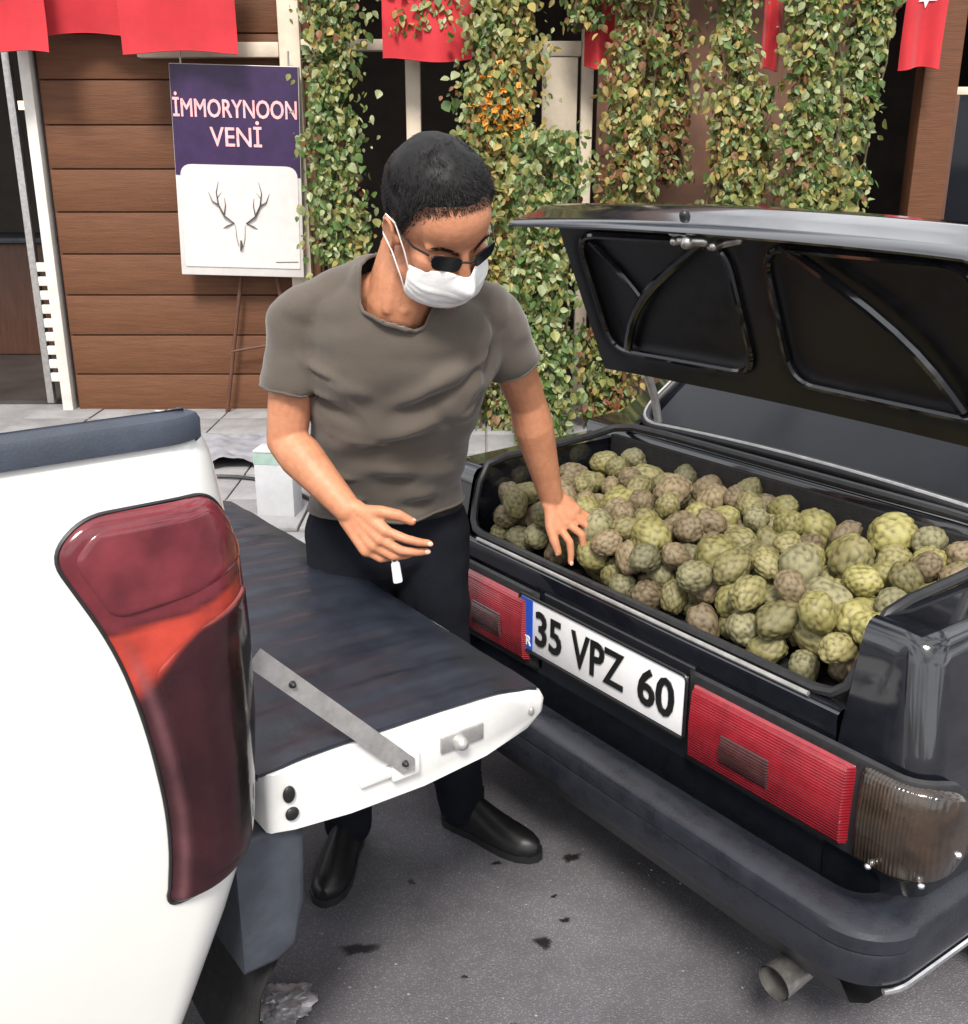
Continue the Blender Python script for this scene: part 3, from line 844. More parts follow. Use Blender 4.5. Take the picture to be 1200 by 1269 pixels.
# pressed inner panel: flat sheet with two pockets framed by raised ribs
def inn(a, y, h=0.0): return lid(a, y, .164 - .030 - h)
mb = MB()
na, ny = 30, 60
def rr_d(a, y, ca, cy, ha, hy, r):
    qa, qy = abs(a - ca) - ha + r, abs(y - cy) - hy + r
    return math.hypot(max(qa, 0), max(qy, 0)) + min(max(qa, qy), 0) - r
rows = []
for i in range(na + 1):
    a = .045 + .455 * i / na
    row = []
    for j in range(ny + 1):
        y = -.575 + 1.15 * j / ny
        d = min(rr_d(a, y, .27, .285, .165, .235, .07), rr_d(a, y, .27, -.285, .165, .235, .07))
        dep = -.022 * (1 - 1 / (1 + math.exp(-d / .006)))
        row.append(inn(a, y, dep + .004))
    rows.append(row)
mb.grid(rows, flip=True)
mb.build('inner_panel', M['car_in'], bl_)
for cy in (.285, -.285):
    loop = round_poly([(.105, cy - .235), (.435, cy - .235), (.435, cy + .235), (.105, cy + .235)], .07, 7)
    mb = MB(); mb.tube([inn(a, y, .004) for a, y in loop], .009, 8, closed=True); mb.build('rib', M['car'], bl_)
for s in (1, -1):
    mb = MB(); mb.tube([inn(.10 + .32 * t, s * (.10 + .36 * t + .06 * math.sin(math.pi * t)), .002 + .006 * math.sin(math.pi * t)) for t in np.linspace(0, 1, 9)], .012, 8)
    mb.build('rib', M['car'], bl_)
mb = MB(); mb.tube([inn(.12 + .32 * t, .505 - .16 * math.sin(t * 1.9), -.012) for t in np.linspace(0, .5, 7)], .009, 8); mb.build('rib', M['car'], bl_)
# latch under the lip, key lock in the skirt
def lat(a, y, c): return lid(a, y, c)
lt = MB()
for (p_, q_, r_) in [((.030, -.075, .050), (.030, .070, .050), .013), ((.050, -.045, .055), (.034, -.055, -.004), .011), ((.050, .040, .055), (.034, .058, .004), .011), ((.050, .0, .065), (.026, .006, -.012), .016), ((.036, -.09, .03), (.045, -.03, .012), .009), ((.03, .02, .02), (.028, .085, .028), .009), ((.028, -.03, .0), (.026, .03, -.006), .010)]:
    lt.cone(lat(*p_), r_, lat(*q_), r_ * .85, 10)
lt.build('latch', M['zinc'], bl_)
lk = MB(); lk.cone(lat(.012, .07, .060), .012, lat(.004, .07, .060), .011, 14); lk.build('key_lock', M['ink'], bl_)
# hinge arms
for s in (1, -1):
    mb = MB(); mb.tube([(.60, s * .47, .86), (.60, s * .47, .93), (.58, s * .47, 1.0), (.545, s * .47, 1.075), (.50, s * .47, 1.16)], .011, 8)
    mb.build('hinge_arm', M['steel'], car)

# lamps on the rear panel
def path_pt(s, off):        # s: distance from the centre line along the rear, round the corner; returns x, y
    h, r = .755, .060
    st_ = h - r
    if s <= st_: return (-off, s)
    a = (s - st_) / r
    if a <= math.pi / 2: return (r - (r + off) * math.cos(a), st_ + (r + off) * math.sin(a))
    return (r + (s - st_ - r * math.pi / 2), h + off)
def lamp_piece(sg_, s0, s1, z0, z1, off, name, m, parent, n=20, round_end=False):
    ss = np.linspace(s0, s1, n + 1)
    rows = []
    secs = [(z0, 0.0), (z0 + .004, off * .75), (z0 + .012, off), ((z0 + z1) / 2, off * 1.15), (z1 - .012, off), (z1 - .004, off * .75), (z1, 0.0)]
    for z, o_ in secs:
        row = []
        for s_ in ss:
            e = min((s_ - s0), (s1 - s_)) / .012
            k = min(1, max(0, e)) ** .5
            zz_ = z
            if round_end:
                u = (s_ - (s1 - .09)) / .09
                if u > 0:
                    zc = z0 + (z1 - z0) * .45
                    zz_ = zc + (z - zc) * math.sqrt(max(0.02, 1 - (u * .92) ** 2))
            x, y = path_pt(s_, o_ * k + .001)
            row.append((x, sg_ * y, zz_))
        rows.append(row)
    mb = MB(); mb.grid(rows, flip=(sg_ > 0))
    return mb.build(name, m, parent)
for s in (-1, 1):
    base = lamp_piece(s, .235, .842, .452, .650, .010, 'tail_lamp', M['rubber'], car, 40, True)
    if s > 0: base['label'] = 'dusty tail lamp at the far left end of the rear panel'
    red = lamp_piece(s, .250, .632, .470, .632, .026, 'red_lens', M['red_lens'], base, 24)
    lamp_piece(s, .335, .475, .495, .575, .0315, 'dark_lens', M['dark_lens'], base, 10)
    lamp_piece(s, .636, .828, .462, .642, .026, 'amber_lens', M['amber_lens'], base, 30, True)
    for s_, z in ((.68, .470), (.745, .468), (.79, .515)):
        x, y = path_pt(s_, .028)
        MB().ell((x, s * y, z), (.007, .007, .006)).build('lens_screw', M['chrome'], base)

# number plate
pt = empty('number_plate', (-.012, .022, .569), 0, parent=car)
MB().box(-.006, .004, -.262, .262, -.064, .068, .003).build('plate', M['plate'], pt)
MB().box(-.0085, -.0062, .216, .259, -.061, .065).build('blue_band', M['plate_blue'], pt, smooth=False)
fm = MB()
fm.tube([(-.006, y, z) for y, z in round_poly([(-.266, -.068), (.266, -.068), (.266, .072), (-.266, .072)], .012, 4)], .004, 6, closed=True)
fm.build('plate_frame', M['ink'], pt)
def ptext(s, size, y, z, xs, m, b, name='lettering'):
    me = bold(text_mesh(name, s, size, m, .0012, xscale=xs), b)
    o = link(bpy.data.objects.new(name, me), pt); o.location = (-.0088, y, z)
    o.rotation_euler = (R(90), 0, R(-90))
ptext('35', .118, .157, 0, .86, M['ink'], .0024)
ptext('VPZ', .118, -.008, 0, .80, M['ink'], .0024)
ptext('60', .118, -.186, 0, .90, M['ink'], .0024)
ptext('TR', .034, .238, -.040, .9, M['plate'], .0005)

# bumper
sec = [(.040, .405), (.066, .414), (.074, .418), (.084, .4185), (.122, .411), (.130, .4065), (.1345, .398), (.1345, .372), (.131, .366), (.133, .360), (.131, .315), (.126, .300), (.112, .290), (.05, .285)]
def bump_path(off, n=12):
    pts = []
    h = .648 + off; r = .035 + off * .55
    for y in np.linspace(-(h - r), h - r, 17):
        pts.append((-off + .006 * (abs(y) / .7) ** 3, y))
    left = []
    for i in range(1, n + 1):
        a = math.pi / 2 * i / n
        left.append((.006 - off + r - r * math.cos(a), h - r + r * math.sin(a)))
    left += [(.35, h + .006), (.72, h + .008)]
    right = [(x, -y) for x, y in reversed(left)]
    return right + pts + left
mb = MB(); mb.grid([[(x, y, z) for x, y in bump_path(o_)] for o_, z in sec], flip=False)
bm_ = mb.build('bumper', M['bumper'], car, angle=28)
mb = MB(); mb.tube([(x, y, .290) for x, y in bump_path(.128) if y < -.68 and x > -.08], .006, 8); mb.build('trim_strip', M['chrome'], bm_)
# valance and floor below
mb = MB(); mb.grid([[(x, y, z) for y in np.linspace(-.70, .70, 9)] for x, z in [(-.10, .285), (-.06, .215), (.0, .18), (.12, .16), (3.0, .16)]]); mb.build('underbody', M['rubber'], car)
# exhaust tail pipe
ex = MB()
pc = Vector((.02, -.575, .200))
ex.tube([pc + Vector((-.125, 0, -.012)), pc + Vector((-.05, 0, -.006)), pc + Vector((.03, 0, 0)), pc + Vector((.20, .02, .01))], [.034, .032, .028, .020], 18, caps=False)
ex.tube([pc + Vector((-.123, 0, -.012)), pc + Vector((.02, 0, 0))], [.031, .026], 18, caps=False)
ep = ex.build('exhaust_pipe', M['zinc'], car)
MB().tube([pc + Vector((-.055, 0, -.010)), pc + Vector((-.048, 0, -.009))], .027, 16).build('pipe_throat', M['ink'], ep)
MB().tube([pc + Vector((-.02, .02, .05)), pc + Vector((-.01, .02, .015))], .010, 8).build('pipe_bracket', M['steel'], ep)
# wheels
for (x, s) in ((.62, 1), (.62, -1), (2.95, 1), (2.95, -1)):
    wh = empty('wheel', (x, s * .69, .29), 0, parent=car)
    mb = MB(); prof = [(-.08, .20), (-.085, .25), (-.075, .283), (-.05, .29), (.05, .29), (.075, .283), (.085, .25), (.08, .20)]
    mb.grid([[(q[1] * math.cos(a), q[0], q[1] * math.sin(a)) for a in np.linspace(0, 2 * math.pi, 40, endpoint=False)] for q in prof], close_u=True); mb.build('tyre', M['tyre'], wh)
    mb = MB(); prof = [(s * .03, .0), (s * .035, .06), (s * .03, .15), (s * .06, .19), (s * .078, .201)]
    mb.grid([[(q[1] * math.cos(a), q[0], q[1] * math.sin(a)) for a in np.linspace(0, 2 * math.pi, 40, endpoint=False)] for q in prof], close_u=True); mb.build('rim', M['steel'], wh)

# ================================================================== heap of fruit
def fruit_mesh(seed, m):
    rg = np.random.default_rng(seed)
    bm = bmesh.new()
    bmesh.ops.create_icosphere(bm, subdivisions=4, radius=1)
    P_ = np.array([v.co[:] for v in bm.verts])
    n = int(rg.integers(52, 72))
    i = np.arange(n) + .5
    phi = np.arccos(1 - 2 * i / n); th = math.pi * (1 + 5 ** .5) * i
    C_ = np.stack([np.cos(th) * np.sin(phi), np.sin(th) * np.sin(phi), np.cos(phi)], 1) + rg.normal(0, .035, (n, 3))
    C_ /= np.linalg.norm(C_, axis=1)[:, None]
    d = np.sort(np.arccos(np.clip(P_ @ C_.T, -1, 1)), axis=1)
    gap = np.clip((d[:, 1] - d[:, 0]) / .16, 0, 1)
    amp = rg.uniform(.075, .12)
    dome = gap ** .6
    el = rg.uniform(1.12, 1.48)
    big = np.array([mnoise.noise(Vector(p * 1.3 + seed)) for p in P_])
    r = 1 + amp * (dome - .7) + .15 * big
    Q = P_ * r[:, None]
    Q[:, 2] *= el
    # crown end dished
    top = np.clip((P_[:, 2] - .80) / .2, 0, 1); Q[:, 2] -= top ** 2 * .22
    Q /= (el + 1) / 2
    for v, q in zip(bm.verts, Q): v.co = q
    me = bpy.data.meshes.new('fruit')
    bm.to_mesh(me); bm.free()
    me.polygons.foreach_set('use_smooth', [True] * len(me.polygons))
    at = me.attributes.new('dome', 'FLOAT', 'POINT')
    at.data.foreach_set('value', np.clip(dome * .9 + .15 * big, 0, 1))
    me.materials.append(m)
    return me
FR = {
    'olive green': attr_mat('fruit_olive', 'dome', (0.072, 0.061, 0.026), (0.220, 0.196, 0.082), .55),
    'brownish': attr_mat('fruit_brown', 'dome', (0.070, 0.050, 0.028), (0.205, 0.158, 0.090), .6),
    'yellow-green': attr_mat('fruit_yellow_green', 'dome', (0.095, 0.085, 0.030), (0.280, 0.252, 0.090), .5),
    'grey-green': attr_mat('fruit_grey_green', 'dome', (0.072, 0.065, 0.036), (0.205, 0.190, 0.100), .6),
}
fm_ = {k: [fruit_mesh(11 + 7 * i + 31 * j, FR[k]) for i in range(4)] for j, k in enumerate(FR)}
def surf(x, y):
    t = .812 + .018 * math.exp(-((x - .30) / .22) ** 2 - ((y + .02) / .55) ** 2)
    t -= .020 * max(0, (.12 - x) / .12) + .025 * max(0, (abs(y) - .42) / .14) - .03 * max(0, (x - .30) / .2) - .02 * max(0, (-y - .2) / .3)
    return t
items = []
rg = np.random.default_rng(21)
fails = 0
while len(items) < 296 and fails < 520:
    r = rg.uniform(.030, .0385) if rg.random() > .22 else rg.uniform(.0385, .047)
    best = None
    for _ in range(40):
        x, y = rg.uniform(.060 + r * .75, .538 - r * .9), rg.uniform(-.576 + r * .9, .576 - r * .9)
        z = .670 + r
        if items:
            A = np.array([q[:4] for q in items])
            dd = (A[:, 0] - x) ** 2 + (A[:, 1] - y) ** 2; s_ = (A[:, 3] + r) * .93
            m_ = dd < s_ ** 2
            if m_.any(): z = max(z, float((A[m_, 2] + np.sqrt(s_[m_] ** 2 - dd[m_])).max()))
        lim = surf(x, y)
        sc = z - lim
        if best is None or sc < best[0]: best = (sc, x, y, z)
    if best[0] > 0:
        fails += 1; continue
    items.append((best[1], best[2], best[3], r))
carM = Matrix.Translation(car.location) @ Matrix.Rotation(AZ, 4, 'Z')
def zone(x, y, z):
    if z < surf(x, y) - .055: return 'half buried low', 'in ' + ('left' if y > 0 else 'right') + ' half'
    cols = [(.36, 'at the far left end'), (.16, 'left of the plate'), (-.02, 'above the plate letters'), (-.20, 'right of centre'), (-.38, 'above the red lamp'), (-9, 'at the far right end')]
    a = next(n for v, n in cols if y > v)
    b = 'lip row' if x < .15 else ('second row' if x < .27 else ('third row' if x < .39 else 'back row'))
    return b, a
names_c = list(FR)
for (x, y, z, r) in items:
    w4 = np.array([.38, .30 + .25 * (y > .2), .17 + .35 * (y < -.15), .24])
    kcol = names_c[int(rg.choice(4, p=w4 / w4.sum()))]
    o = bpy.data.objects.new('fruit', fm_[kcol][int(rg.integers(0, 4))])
    o.location = carM @ Vector((x, y, z))
    o.scale = (r * 1.07,) * 3
    o.rotation_euler = tuple(rg.uniform(0, 6.28, 3))
    link(o)
    a, b = zone(x, y, z)
    big = 'large ' if r > .041 else ''
    tag(o, f'{big}{kcol} knobbly fruit in the boot, {a} {b}', 'fruit', f'{big}{kcol} fruit, {a} {b}')

# ================================================================== white pickup
TD, TL = .50, 1.15          # rear corner of the near side
trk = empty('white_pickup', WL(TD, TL + .85), AZ, 'white pickup truck with its tailgate lowered and a dark red tail lamp', 'truck')
def T(x, y, z): return (x, y - .85, z)        # x rearward positive from the rear plane, y from near side inwards, z up
hz_prof = [(.30, .085), (.45, .055), (.60, .028), (.75, .010), (.90, .002), (1.02, 0.0), (1.12, .004), (1.20, .012), (1.26, .022), (1.285, .032), (1.296, .046), (1.30, .066)]
RC = .105
def side_xy(s, off):
    """s = distance forward of the corner start (negative) or round the corner (positive)"""
    if s <= 0: return (-RC + s, -off, )
    a = s / RC
    if a <= math.pi / 2: return (-RC + (RC + off) * math.sin(a), RC - (RC + off) * math.cos(a))
    return (off, RC + (s - RC * math.pi / 2))
def SP(s, z, off=0.0):
    i = lerp_prof(hz_prof, z)
    q = min(0, (z - .70) / .4) 
    x, y = side_xy(s, off - i)
    return T(x + (.10 * q if s > -1 else .10 * q * max(0, 1 + (s + 1) / 1)), y, z)
ss = [-2.4, -2.0, -1.6, -1.2, -.9, -.6, -.45, -.35, -.28, -.22, -.17, -.12, -.08, -.04] + list(np.linspace(0, RC * math.pi / 2, 11)) + [RC * math.pi / 2 + .05]
zs = sorted(set([p[0] for p in hz_prof] + [.36, .52, .67, .82, .96, 1.07, 1.16, 1.23]))
mb = MB(); mb.grid([[SP(s, z) for s in ss] for z in zs])
top = [SP(s, 1.30) for s in ss]; inn_ = [T(min(p[0], -.03), .050, 1.30) for p in top]
mb.grid([top, inn_]); mb.grid([inn_, [T(min(q[0], -.03), .10, .76) for p, q in zip(inn_, top)]])
mb.build('bed_side', M['truck'], trk)
mb = MB(); mb.box(-2.4, -.02, 1.60 - .85, 1.70 - .85, .4, 1.30, .02); mb.build('bed_side', M['truck'], trk)
mb = MB(); mb.box(-2.4, .0, .101 - .85, 1.599 - .85, .70, .745); mb.build('bed_floor', M['gate_liner'], trk, smooth=False)
mb = MB(); mb.box(-2.45, -2.4, -.80, .80, .745, 1.30, .01); mb.build('bed_front', M['truck'], trk)
# plastic rail cap
def capsec(s):
    q = lambda off, z: (lambda p: (p[0], p[1], z))(SP(s, 1.275, off))
    far = lambda y, z: (min(SP(s, 1.275, -.02)[0], -.035), y - .85, z)
    return [q(.001, 1.284), q(.005, 1.285), q(.0055, 1.308), q(.001, 1.315), q(-.012, 1.3185), q(-.022, 1.320), far(.050, 1.3215), far(.055, 1.317), far(.055, 1.28)]
mb = MB(); ssc = [q for q in ss if q <= RC * .82]
rc_ = [capsec(s) for s in ssc]; mb.grid(rc_, flip=False); mb.grid([rc_[-1], [(rc_[-1][0][0] - .01, rc_[-1][-1][1], 1.27)] * len(rc_[-1])]); mb.build('rail_cap', M['cap'], trk, fix=False)

SZ = []
# tail lamp: outlines in (s, z) on the side surface
def on_side(outl, off0, off1, name, m, parent, bulge=.006, nn=14, er=.017, nz=30):
    """solid lens over the side surface: scanline grid between the left and right borders of the outline"""
    zlo, zhi = min(p[1] for p in outl), max(p[1] for p in outl)
    rows = []; SZ.clear()
    for i in range(nz + 1):
        z = zlo + (zhi - zlo) * (.002 + .996 * (.5 - .5 * math.cos(math.pi * i / nz)))
        xs = []
        for (a, b) in zip(outl, outl[1:] + outl[:1]):
            if (a[1] - z) * (b[1] - z) < 0: xs.append(a[0] + (b[0] - a[0]) * (z - a[1]) / (b[1] - a[1]))
        if len(xs) < 2: continue
        s0, s1 = min(xs), max(xs)
        ez = min(1, min(z - zlo, zhi - z) / er)
        row = []
        for j in range(nn + 1):
            u = j / nn; u = .5 - .5 * math.cos(math.pi * u)
            s = s0 + (s1 - s0) * u
            e = min(1, min(s - s0, s1 - s) / er)
            SZ.append((s, z))
            k = math.sqrt(max(0, 1 - (1 - e) ** 2)) * math.sqrt(max(0, 1 - (1 - ez) ** 2))
            row.append(SP(s, z, off0 + (off1 - off0) * k + bulge * math.sin(math.pi * u) * k))
        rows.append(row)
    mb = MB(); mb.grid(rows)
    return mb.build(name, m, parent)
E1 = RC * 1.25
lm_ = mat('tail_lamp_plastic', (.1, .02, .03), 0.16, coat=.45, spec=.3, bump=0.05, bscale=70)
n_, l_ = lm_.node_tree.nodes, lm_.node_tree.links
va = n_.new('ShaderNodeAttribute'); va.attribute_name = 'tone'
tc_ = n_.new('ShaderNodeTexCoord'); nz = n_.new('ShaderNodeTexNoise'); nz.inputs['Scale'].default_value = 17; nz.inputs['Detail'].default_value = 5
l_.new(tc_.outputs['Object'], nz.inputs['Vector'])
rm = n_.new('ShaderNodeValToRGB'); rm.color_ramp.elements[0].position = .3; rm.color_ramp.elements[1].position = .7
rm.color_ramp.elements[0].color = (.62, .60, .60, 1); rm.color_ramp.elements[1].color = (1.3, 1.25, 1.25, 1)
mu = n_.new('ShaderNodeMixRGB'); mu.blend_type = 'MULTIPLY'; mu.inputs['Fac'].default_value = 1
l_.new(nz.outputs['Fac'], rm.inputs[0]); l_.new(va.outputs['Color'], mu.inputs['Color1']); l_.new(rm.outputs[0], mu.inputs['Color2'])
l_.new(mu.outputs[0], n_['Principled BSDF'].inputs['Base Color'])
def sst(a, b, x): x = min(1, max(0, (x - a) / (b - a))); return x * x * (3 - 2 * x)
def lamp_tone(s, z, left):
    up, low, ridge = np.array((.150, .026, .034)), np.array((.030, .0075, .010)), np.array((.42, .050, .032))
    zr = 1.086 + .24 * max(0, s) + .10 * min(0, s + .03)
    c = low + (up - low) * sst(zr - .004, zr + .010, z)
    wd = .016 + .040 * sst(.02, -.08, s)
    k = sst(zr + .004, zr - .006, z) * sst(zr - wd * 1.9, zr - wd * 1.2, z) * (1 - .45 * sst(.0, .12, s))
    c = c * (1 - k) + ridge * k
    kb = sst(.036, .052, s) * sst(.104, .092, s) * sst(.73, .77, z) * sst(1.066, 1.045, z)
    c = c * (1 - kb) + np.array((.014, .012, .010)) * kb
    ke = sst(E1 - .030, E1 - .006, s) * sst(.66, .74, z)
    c = c * (1 - ke) + np.array((.26, .018, .040)) * ke
    kl = math.exp(-((s - left - .016) / .007) ** 2) * .55 * sst(1.10, 1.0, z)  # mauve reflection down the left edge, painted into the lens tone
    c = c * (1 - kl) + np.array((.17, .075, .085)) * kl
    return c
LAMP_PTS = []
lamp = round_poly([(-.142, 1.185), (-.10, 1.222), (.06, 1.222), (E1, 1.150), (E1 + .01, .90), (E1 - .02, .70), (.012, .676), (-.052, .668), (-.042, .80), (-.060, .95), (-.085, 1.06)],
                  [.035, .03, .03, .05, .1, .03, .03, .032, .1, .1, .1], 6)
def lamp_left(z):
    xs = [a[0] + (b[0] - a[0]) * (z - a[1]) / (b[1] - a[1]) for a, b in zip(lamp, lamp[1:] + lamp[:1]) if (a[1] - z) * (b[1] - z) < 0]
    return min(xs) if xs else 0
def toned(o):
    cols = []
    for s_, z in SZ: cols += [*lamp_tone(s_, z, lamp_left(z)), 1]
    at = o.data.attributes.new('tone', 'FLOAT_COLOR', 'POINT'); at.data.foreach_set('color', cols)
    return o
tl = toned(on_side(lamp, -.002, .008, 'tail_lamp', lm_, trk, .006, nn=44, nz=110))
up = round_poly([(-.120, 1.176), (-.09, 1.208), (.05, 1.208), (E1 - .02, 1.142), (E1 - .02, 1.128), (.02, 1.108), (-.085, 1.10)], .016, 5)
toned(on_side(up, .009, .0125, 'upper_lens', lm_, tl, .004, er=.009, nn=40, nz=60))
lo = round_poly([(-.048, 1.02), (.0, 1.066), (E1 - .022, 1.088), (E1 - .018, .90), (E1 - .038, .72), (-.012, .70), (-.010, .80), (-.028, .93)], .015, 5)
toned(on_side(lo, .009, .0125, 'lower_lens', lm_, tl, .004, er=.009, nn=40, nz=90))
seam = [SP(s_, z_, .0015) for s_, z_ in lamp]
MB().tube(seam, .0028, 6, closed=True).build('lamp_seam', M['rubber'], tl)

# lowered tailgate; hinge near the rear plane, slab lying level at z = .76
gt = empty('tailgate', T(.02, .09, .71), 0, parent=trk)
Ln, Wg = .525, 1.30
gtop = [(0, .052), (.10, .054), (.30, .052), (.42, .046), (.49, .036), (.515, .026), (.523, .012)]
gbot = [(.52, -.012), (.49, -.035), (.40, -.058), (.27, -.069), (.13, -.066), (.03, -.055), (0, -.048)]
ring = gtop + gbot
rows = []
for y, k in [(0, .955), (.004, .985), (.012, 1.0), (Wg * .25, 1.0), (Wg * .5, 1.0), (Wg * .75, 1.0), (Wg - .012, 1.0), (Wg - .004, .985), (Wg, .955)]:
    crown = .012 * math.sin(math.pi * y / Wg)
    rows.append([((x - .26) * k + .26 + crown * (x / .52), y, z * k) for x, z in ring])
mb = MB(); mb.grid(rows, close_u=True, flip=True)
n = len(ring); o0 = len(mb.v) - n * len(rows)
mb.f.append(tuple(o0 + j for j in range(n))); mb.mi.append(0)
mb.f.append(tuple(o0 + (len(rows) - 1) * n + j for j in reversed(range(n)))); mb.mi.append(0)
mb.build('gate_shell', M['truck_hard'], gt, fix=True)
# ribbed dark liner on top, thin and a little rippled
mb = MB()
ny, nx = 130, 26
rows = []
for j in range(ny + 1):
    y = .006 + (Wg - .012) * j / ny
    row = []
    for i in range(nx + 1):
        x = -.01 + .515 * i / nx
        crown = .012 * math.sin(math.pi * y / Wg)
        x += crown * (x / .52)
        zb = lerp_prof([(-.02, .052), (0, .052), (.10, .054), (.30, .052), (.42, .046), (.49, .037), (.53, .026)], x)
        rib = .0048 * (0.5 + 0.5 * math.tanh(6 * math.sin(2 * math.pi * y / .105))) * min(1, max(0, (x - .02) / .03), max(0, (.47 - x) / .03))
        rip = .0025 * mnoise.noise(Vector((x * 9, y * 9, 2))) + .0014 * mnoise.noise(Vector((x * 25, y * 25, 5)))
        row.append((x, y, zb + .004 + rib + rip))
    rows.append(row)
mb.grid(rows, flip=True)
mb.grid([[r[0] for r in rows], [(r[0][0], r[0][1], .045) for r in rows]], flip=False)
mb.grid([rows[0], [(p[0], p[1], p[2] - .006) for p in rows[0]]], flip=False)
mb.grid([[r[-1] for r in rows], [(r[-1][0], r[-1][1], r[-1][2] - .006) for r in rows]], flip=True)
mb.build('gate_liner', M['gate_liner'], gt)
# end face hardware
hw = MB(); hw.box(.205, .255, -.012, -.001, -.030, .012, .003); hw.box(.150, .205, -.008, -.001, -.022, -.004, .002); hw.build('stay_bracket', M['truck_hard'], gt)
hw = MB(); hw.cone((.335, -.004, -.006), .015, (.335, -.012, -.006), .012, 14); hw.box(.300, .385, -.005, -.001, -.018, .012, .002); hw.build('striker', M['steel'], gt)
hw = MB(); hw.ell((.033, -.003, .012), (.010, .005, .014)); hw.ell((.036, -.003, -.022), (.011, .005, .011)); hw.build('hinge_socket', M['ink'], gt)
hw = MB(); hw.ell((.488, -.002, -.002), (.006, .004, .008)); hw.build('screw', M['steel'], gt)
# steel stay strap from the bed corner to the gate end
p0, p1 = Vector((-.005, -.004, .245)), Vector((.232, -.014, -.008))
dv = (p1 - p0).normalized(); up_ = Vector((0, 1, 0)).cross(dv).normalized()
mb = MB(); w_ = .015
q = [p0 - up_ * w_, p0 + up_ * w_, p1 + up_ * w_, p1 + dv * w_, p1 - up_ * w_]
mb.add([v + Vector((0, -.0015, 0)) for v in q] + [v + Vector((0, .0015, 0)) for v in q], [(0, 1, 2, 3, 4), (9, 8, 7, 6, 5)] + [(i, (i + 1) % 5, 5 + (i + 1) % 5, 5 + i) for i in range(5)])
sp_ = mb.build('stay_strap', M['steel'], gt, smooth=False, fix=True)
mb = MB()
for t in (.22, .97):
    c = p0 + (p1 - p0) * t; mb.cone(c + Vector((0, -.001, 0)), .006, c + Vector((0, -.005, 0)), .0045, 10)
mb.build('rivet', M['ink'], sp_)
# bumper end, mud flap, wheel
mb = MB()
secb = [(-.03, .655), (.05, .660), (.078, .652), (.086, .630), (.080, .52), (.064, .44), (.03, .425), (-.03, .425)]
rows = []
for y, k in [(.105, .86), (.108, .95), (.118, 1.0), (.45, 1.05), (.85, 1.08), (1.25, 1.05), (1.582, 1.0), (1.592, .95), (1.595, .86)]:
    rows.append([T(-.03 + (x + .03) * k, y, .54 + (z - .54) * (.94 if k < .9 else 1)) for x, z in secb])
mb.grid(rows, close_u=True, flip=True)
n = len(secb); o0 = len(mb.v) - n * len(rows)
mb.f += [tuple(o0 + j for j in range(n)), tuple(o0 + (len(rows) - 1) * n + j for j in reversed(range(n)))]; mb.mi += [0, 0]
mb.build('rear_bumper', M['flap'], trk, fix=True, angle=75)
mb = MB(); mb.grid([[T(.045 - .012 * k + .008 * math.sin(k * 1.3 + y * 9), y, .44 - k * .032) for y in np.linspace(.13, .38, 7)] for k in range(8)]); mb.grid([[T(.043 - .012 * k + .008 * math.sin(k * 1.3 + y * 9), y, .44 - k * .032) for y in np.linspace(.13, .38, 7)] for k in range(8)], flip=True)
mb.build('mud_flap', M['tyre'], trk)
wh = empty('wheel', T(-1.05, .22, .38), 0, parent=trk)
mb = MB(); prof = [(-.11, .22), (-.12, .30), (-.10, .365), (-.07, .38), (.07, .38), (.10, .365), (.12, .30), (.11, .22)]
mb.grid([[(q[1] * math.cos(a), q[0], q[1] * math.sin(a)) for a in np.linspace(0, 2 * math.pi, 40, endpoint=False)] for q in prof], close_u=True); mb.build('tyre', M['tyre'], wh)
mb = MB(); prof = [(-.05, 0), (-.06, .08), (-.05, .17), (-.09, .21), (-.11, .222)]
mb.grid([[(q[1] * math.cos(a), q[0], q[1] * math.sin(a)) for a in np.linspace(0, 2 * math.pi, 40, endpoint=False)] for q in prof], close_u=True); mb.build('rim', M['steel'], wh)

# crumpled foil litter on the road by the truck
bm = bmesh.new(); bmesh.ops.create_icosphere(bm, subdivisions=4, radius=1)
for v in bm.verts:
    k = 1 + .55 * mnoise.noise(v.co * 2.1) + .35 * mnoise.noise(v.co * 5.3)
    v.co = Vector((v.co.x * .055 * k, v.co.y * .045 * k, max(-.018, v.co.z * .022 * k)))
me = bpy.data.meshes.new('crumpled_wrapper'); bm.to_mesh(me); bm.free(); me.materials.append(M['foil'])
o = link(bpy.data.objects.new('crumpled_wrapper', me)); o.location = (-.40, 1.66, .019)
tag(o, 'crumpled silver and dark wrapper lying on the road beside the truck', 'litter')

# ================================================================== man
man = empty('person', (-.14, 2.18, 0), 0, 'man in olive grey T-shirt and white face mask reaching into the fruit', 'person')
MO = Vector((-.14, 2.18, 0))
def V(*a): return Vector(a)
# joints (world)
pel = V(-.215, 2.205, .86); wai = V(-.205, 2.15, 1.00); che = V(-.165, 2.05, 1.20); nkb = V(-.160, 1.985, 1.365)
rsh, relb, rwr = V(-.352, 2.015, 1.335), V(-.392, 2.02, 1.075), V(-.262, 1.915, .965)
lsh, lelb, lwr = V(.016, 2.06, 1.330), V(.092, 2.190, 1.115), V(.152, 2.262, .880)
HC = V(-.079, 1.893, 1.497)          # head centre, between the ears
YAW, PIT, ROL = R(36), R(38), R(13)
f0 = V(math.sin(YAW), -math.cos(YAW), 0)
hf = f0 * math.cos(PIT) - V(0, 0, 1) * math.sin(PIT)
ht_ = f0 * math.sin(PIT) + V(0, 0, 1) * math.cos(PIT)
hs_ = V(math.cos(YAW), math.sin(YAW), 0)
HM = Matrix((hf, hs_, ht_)).transposed().to_4x4()
HM = HM @ Matrix.Rotation(ROL, 4, 'X')
HS = 1.07
def H(f, s, t): return HC + (HM @ (Vector((f, s, t)) * HS))
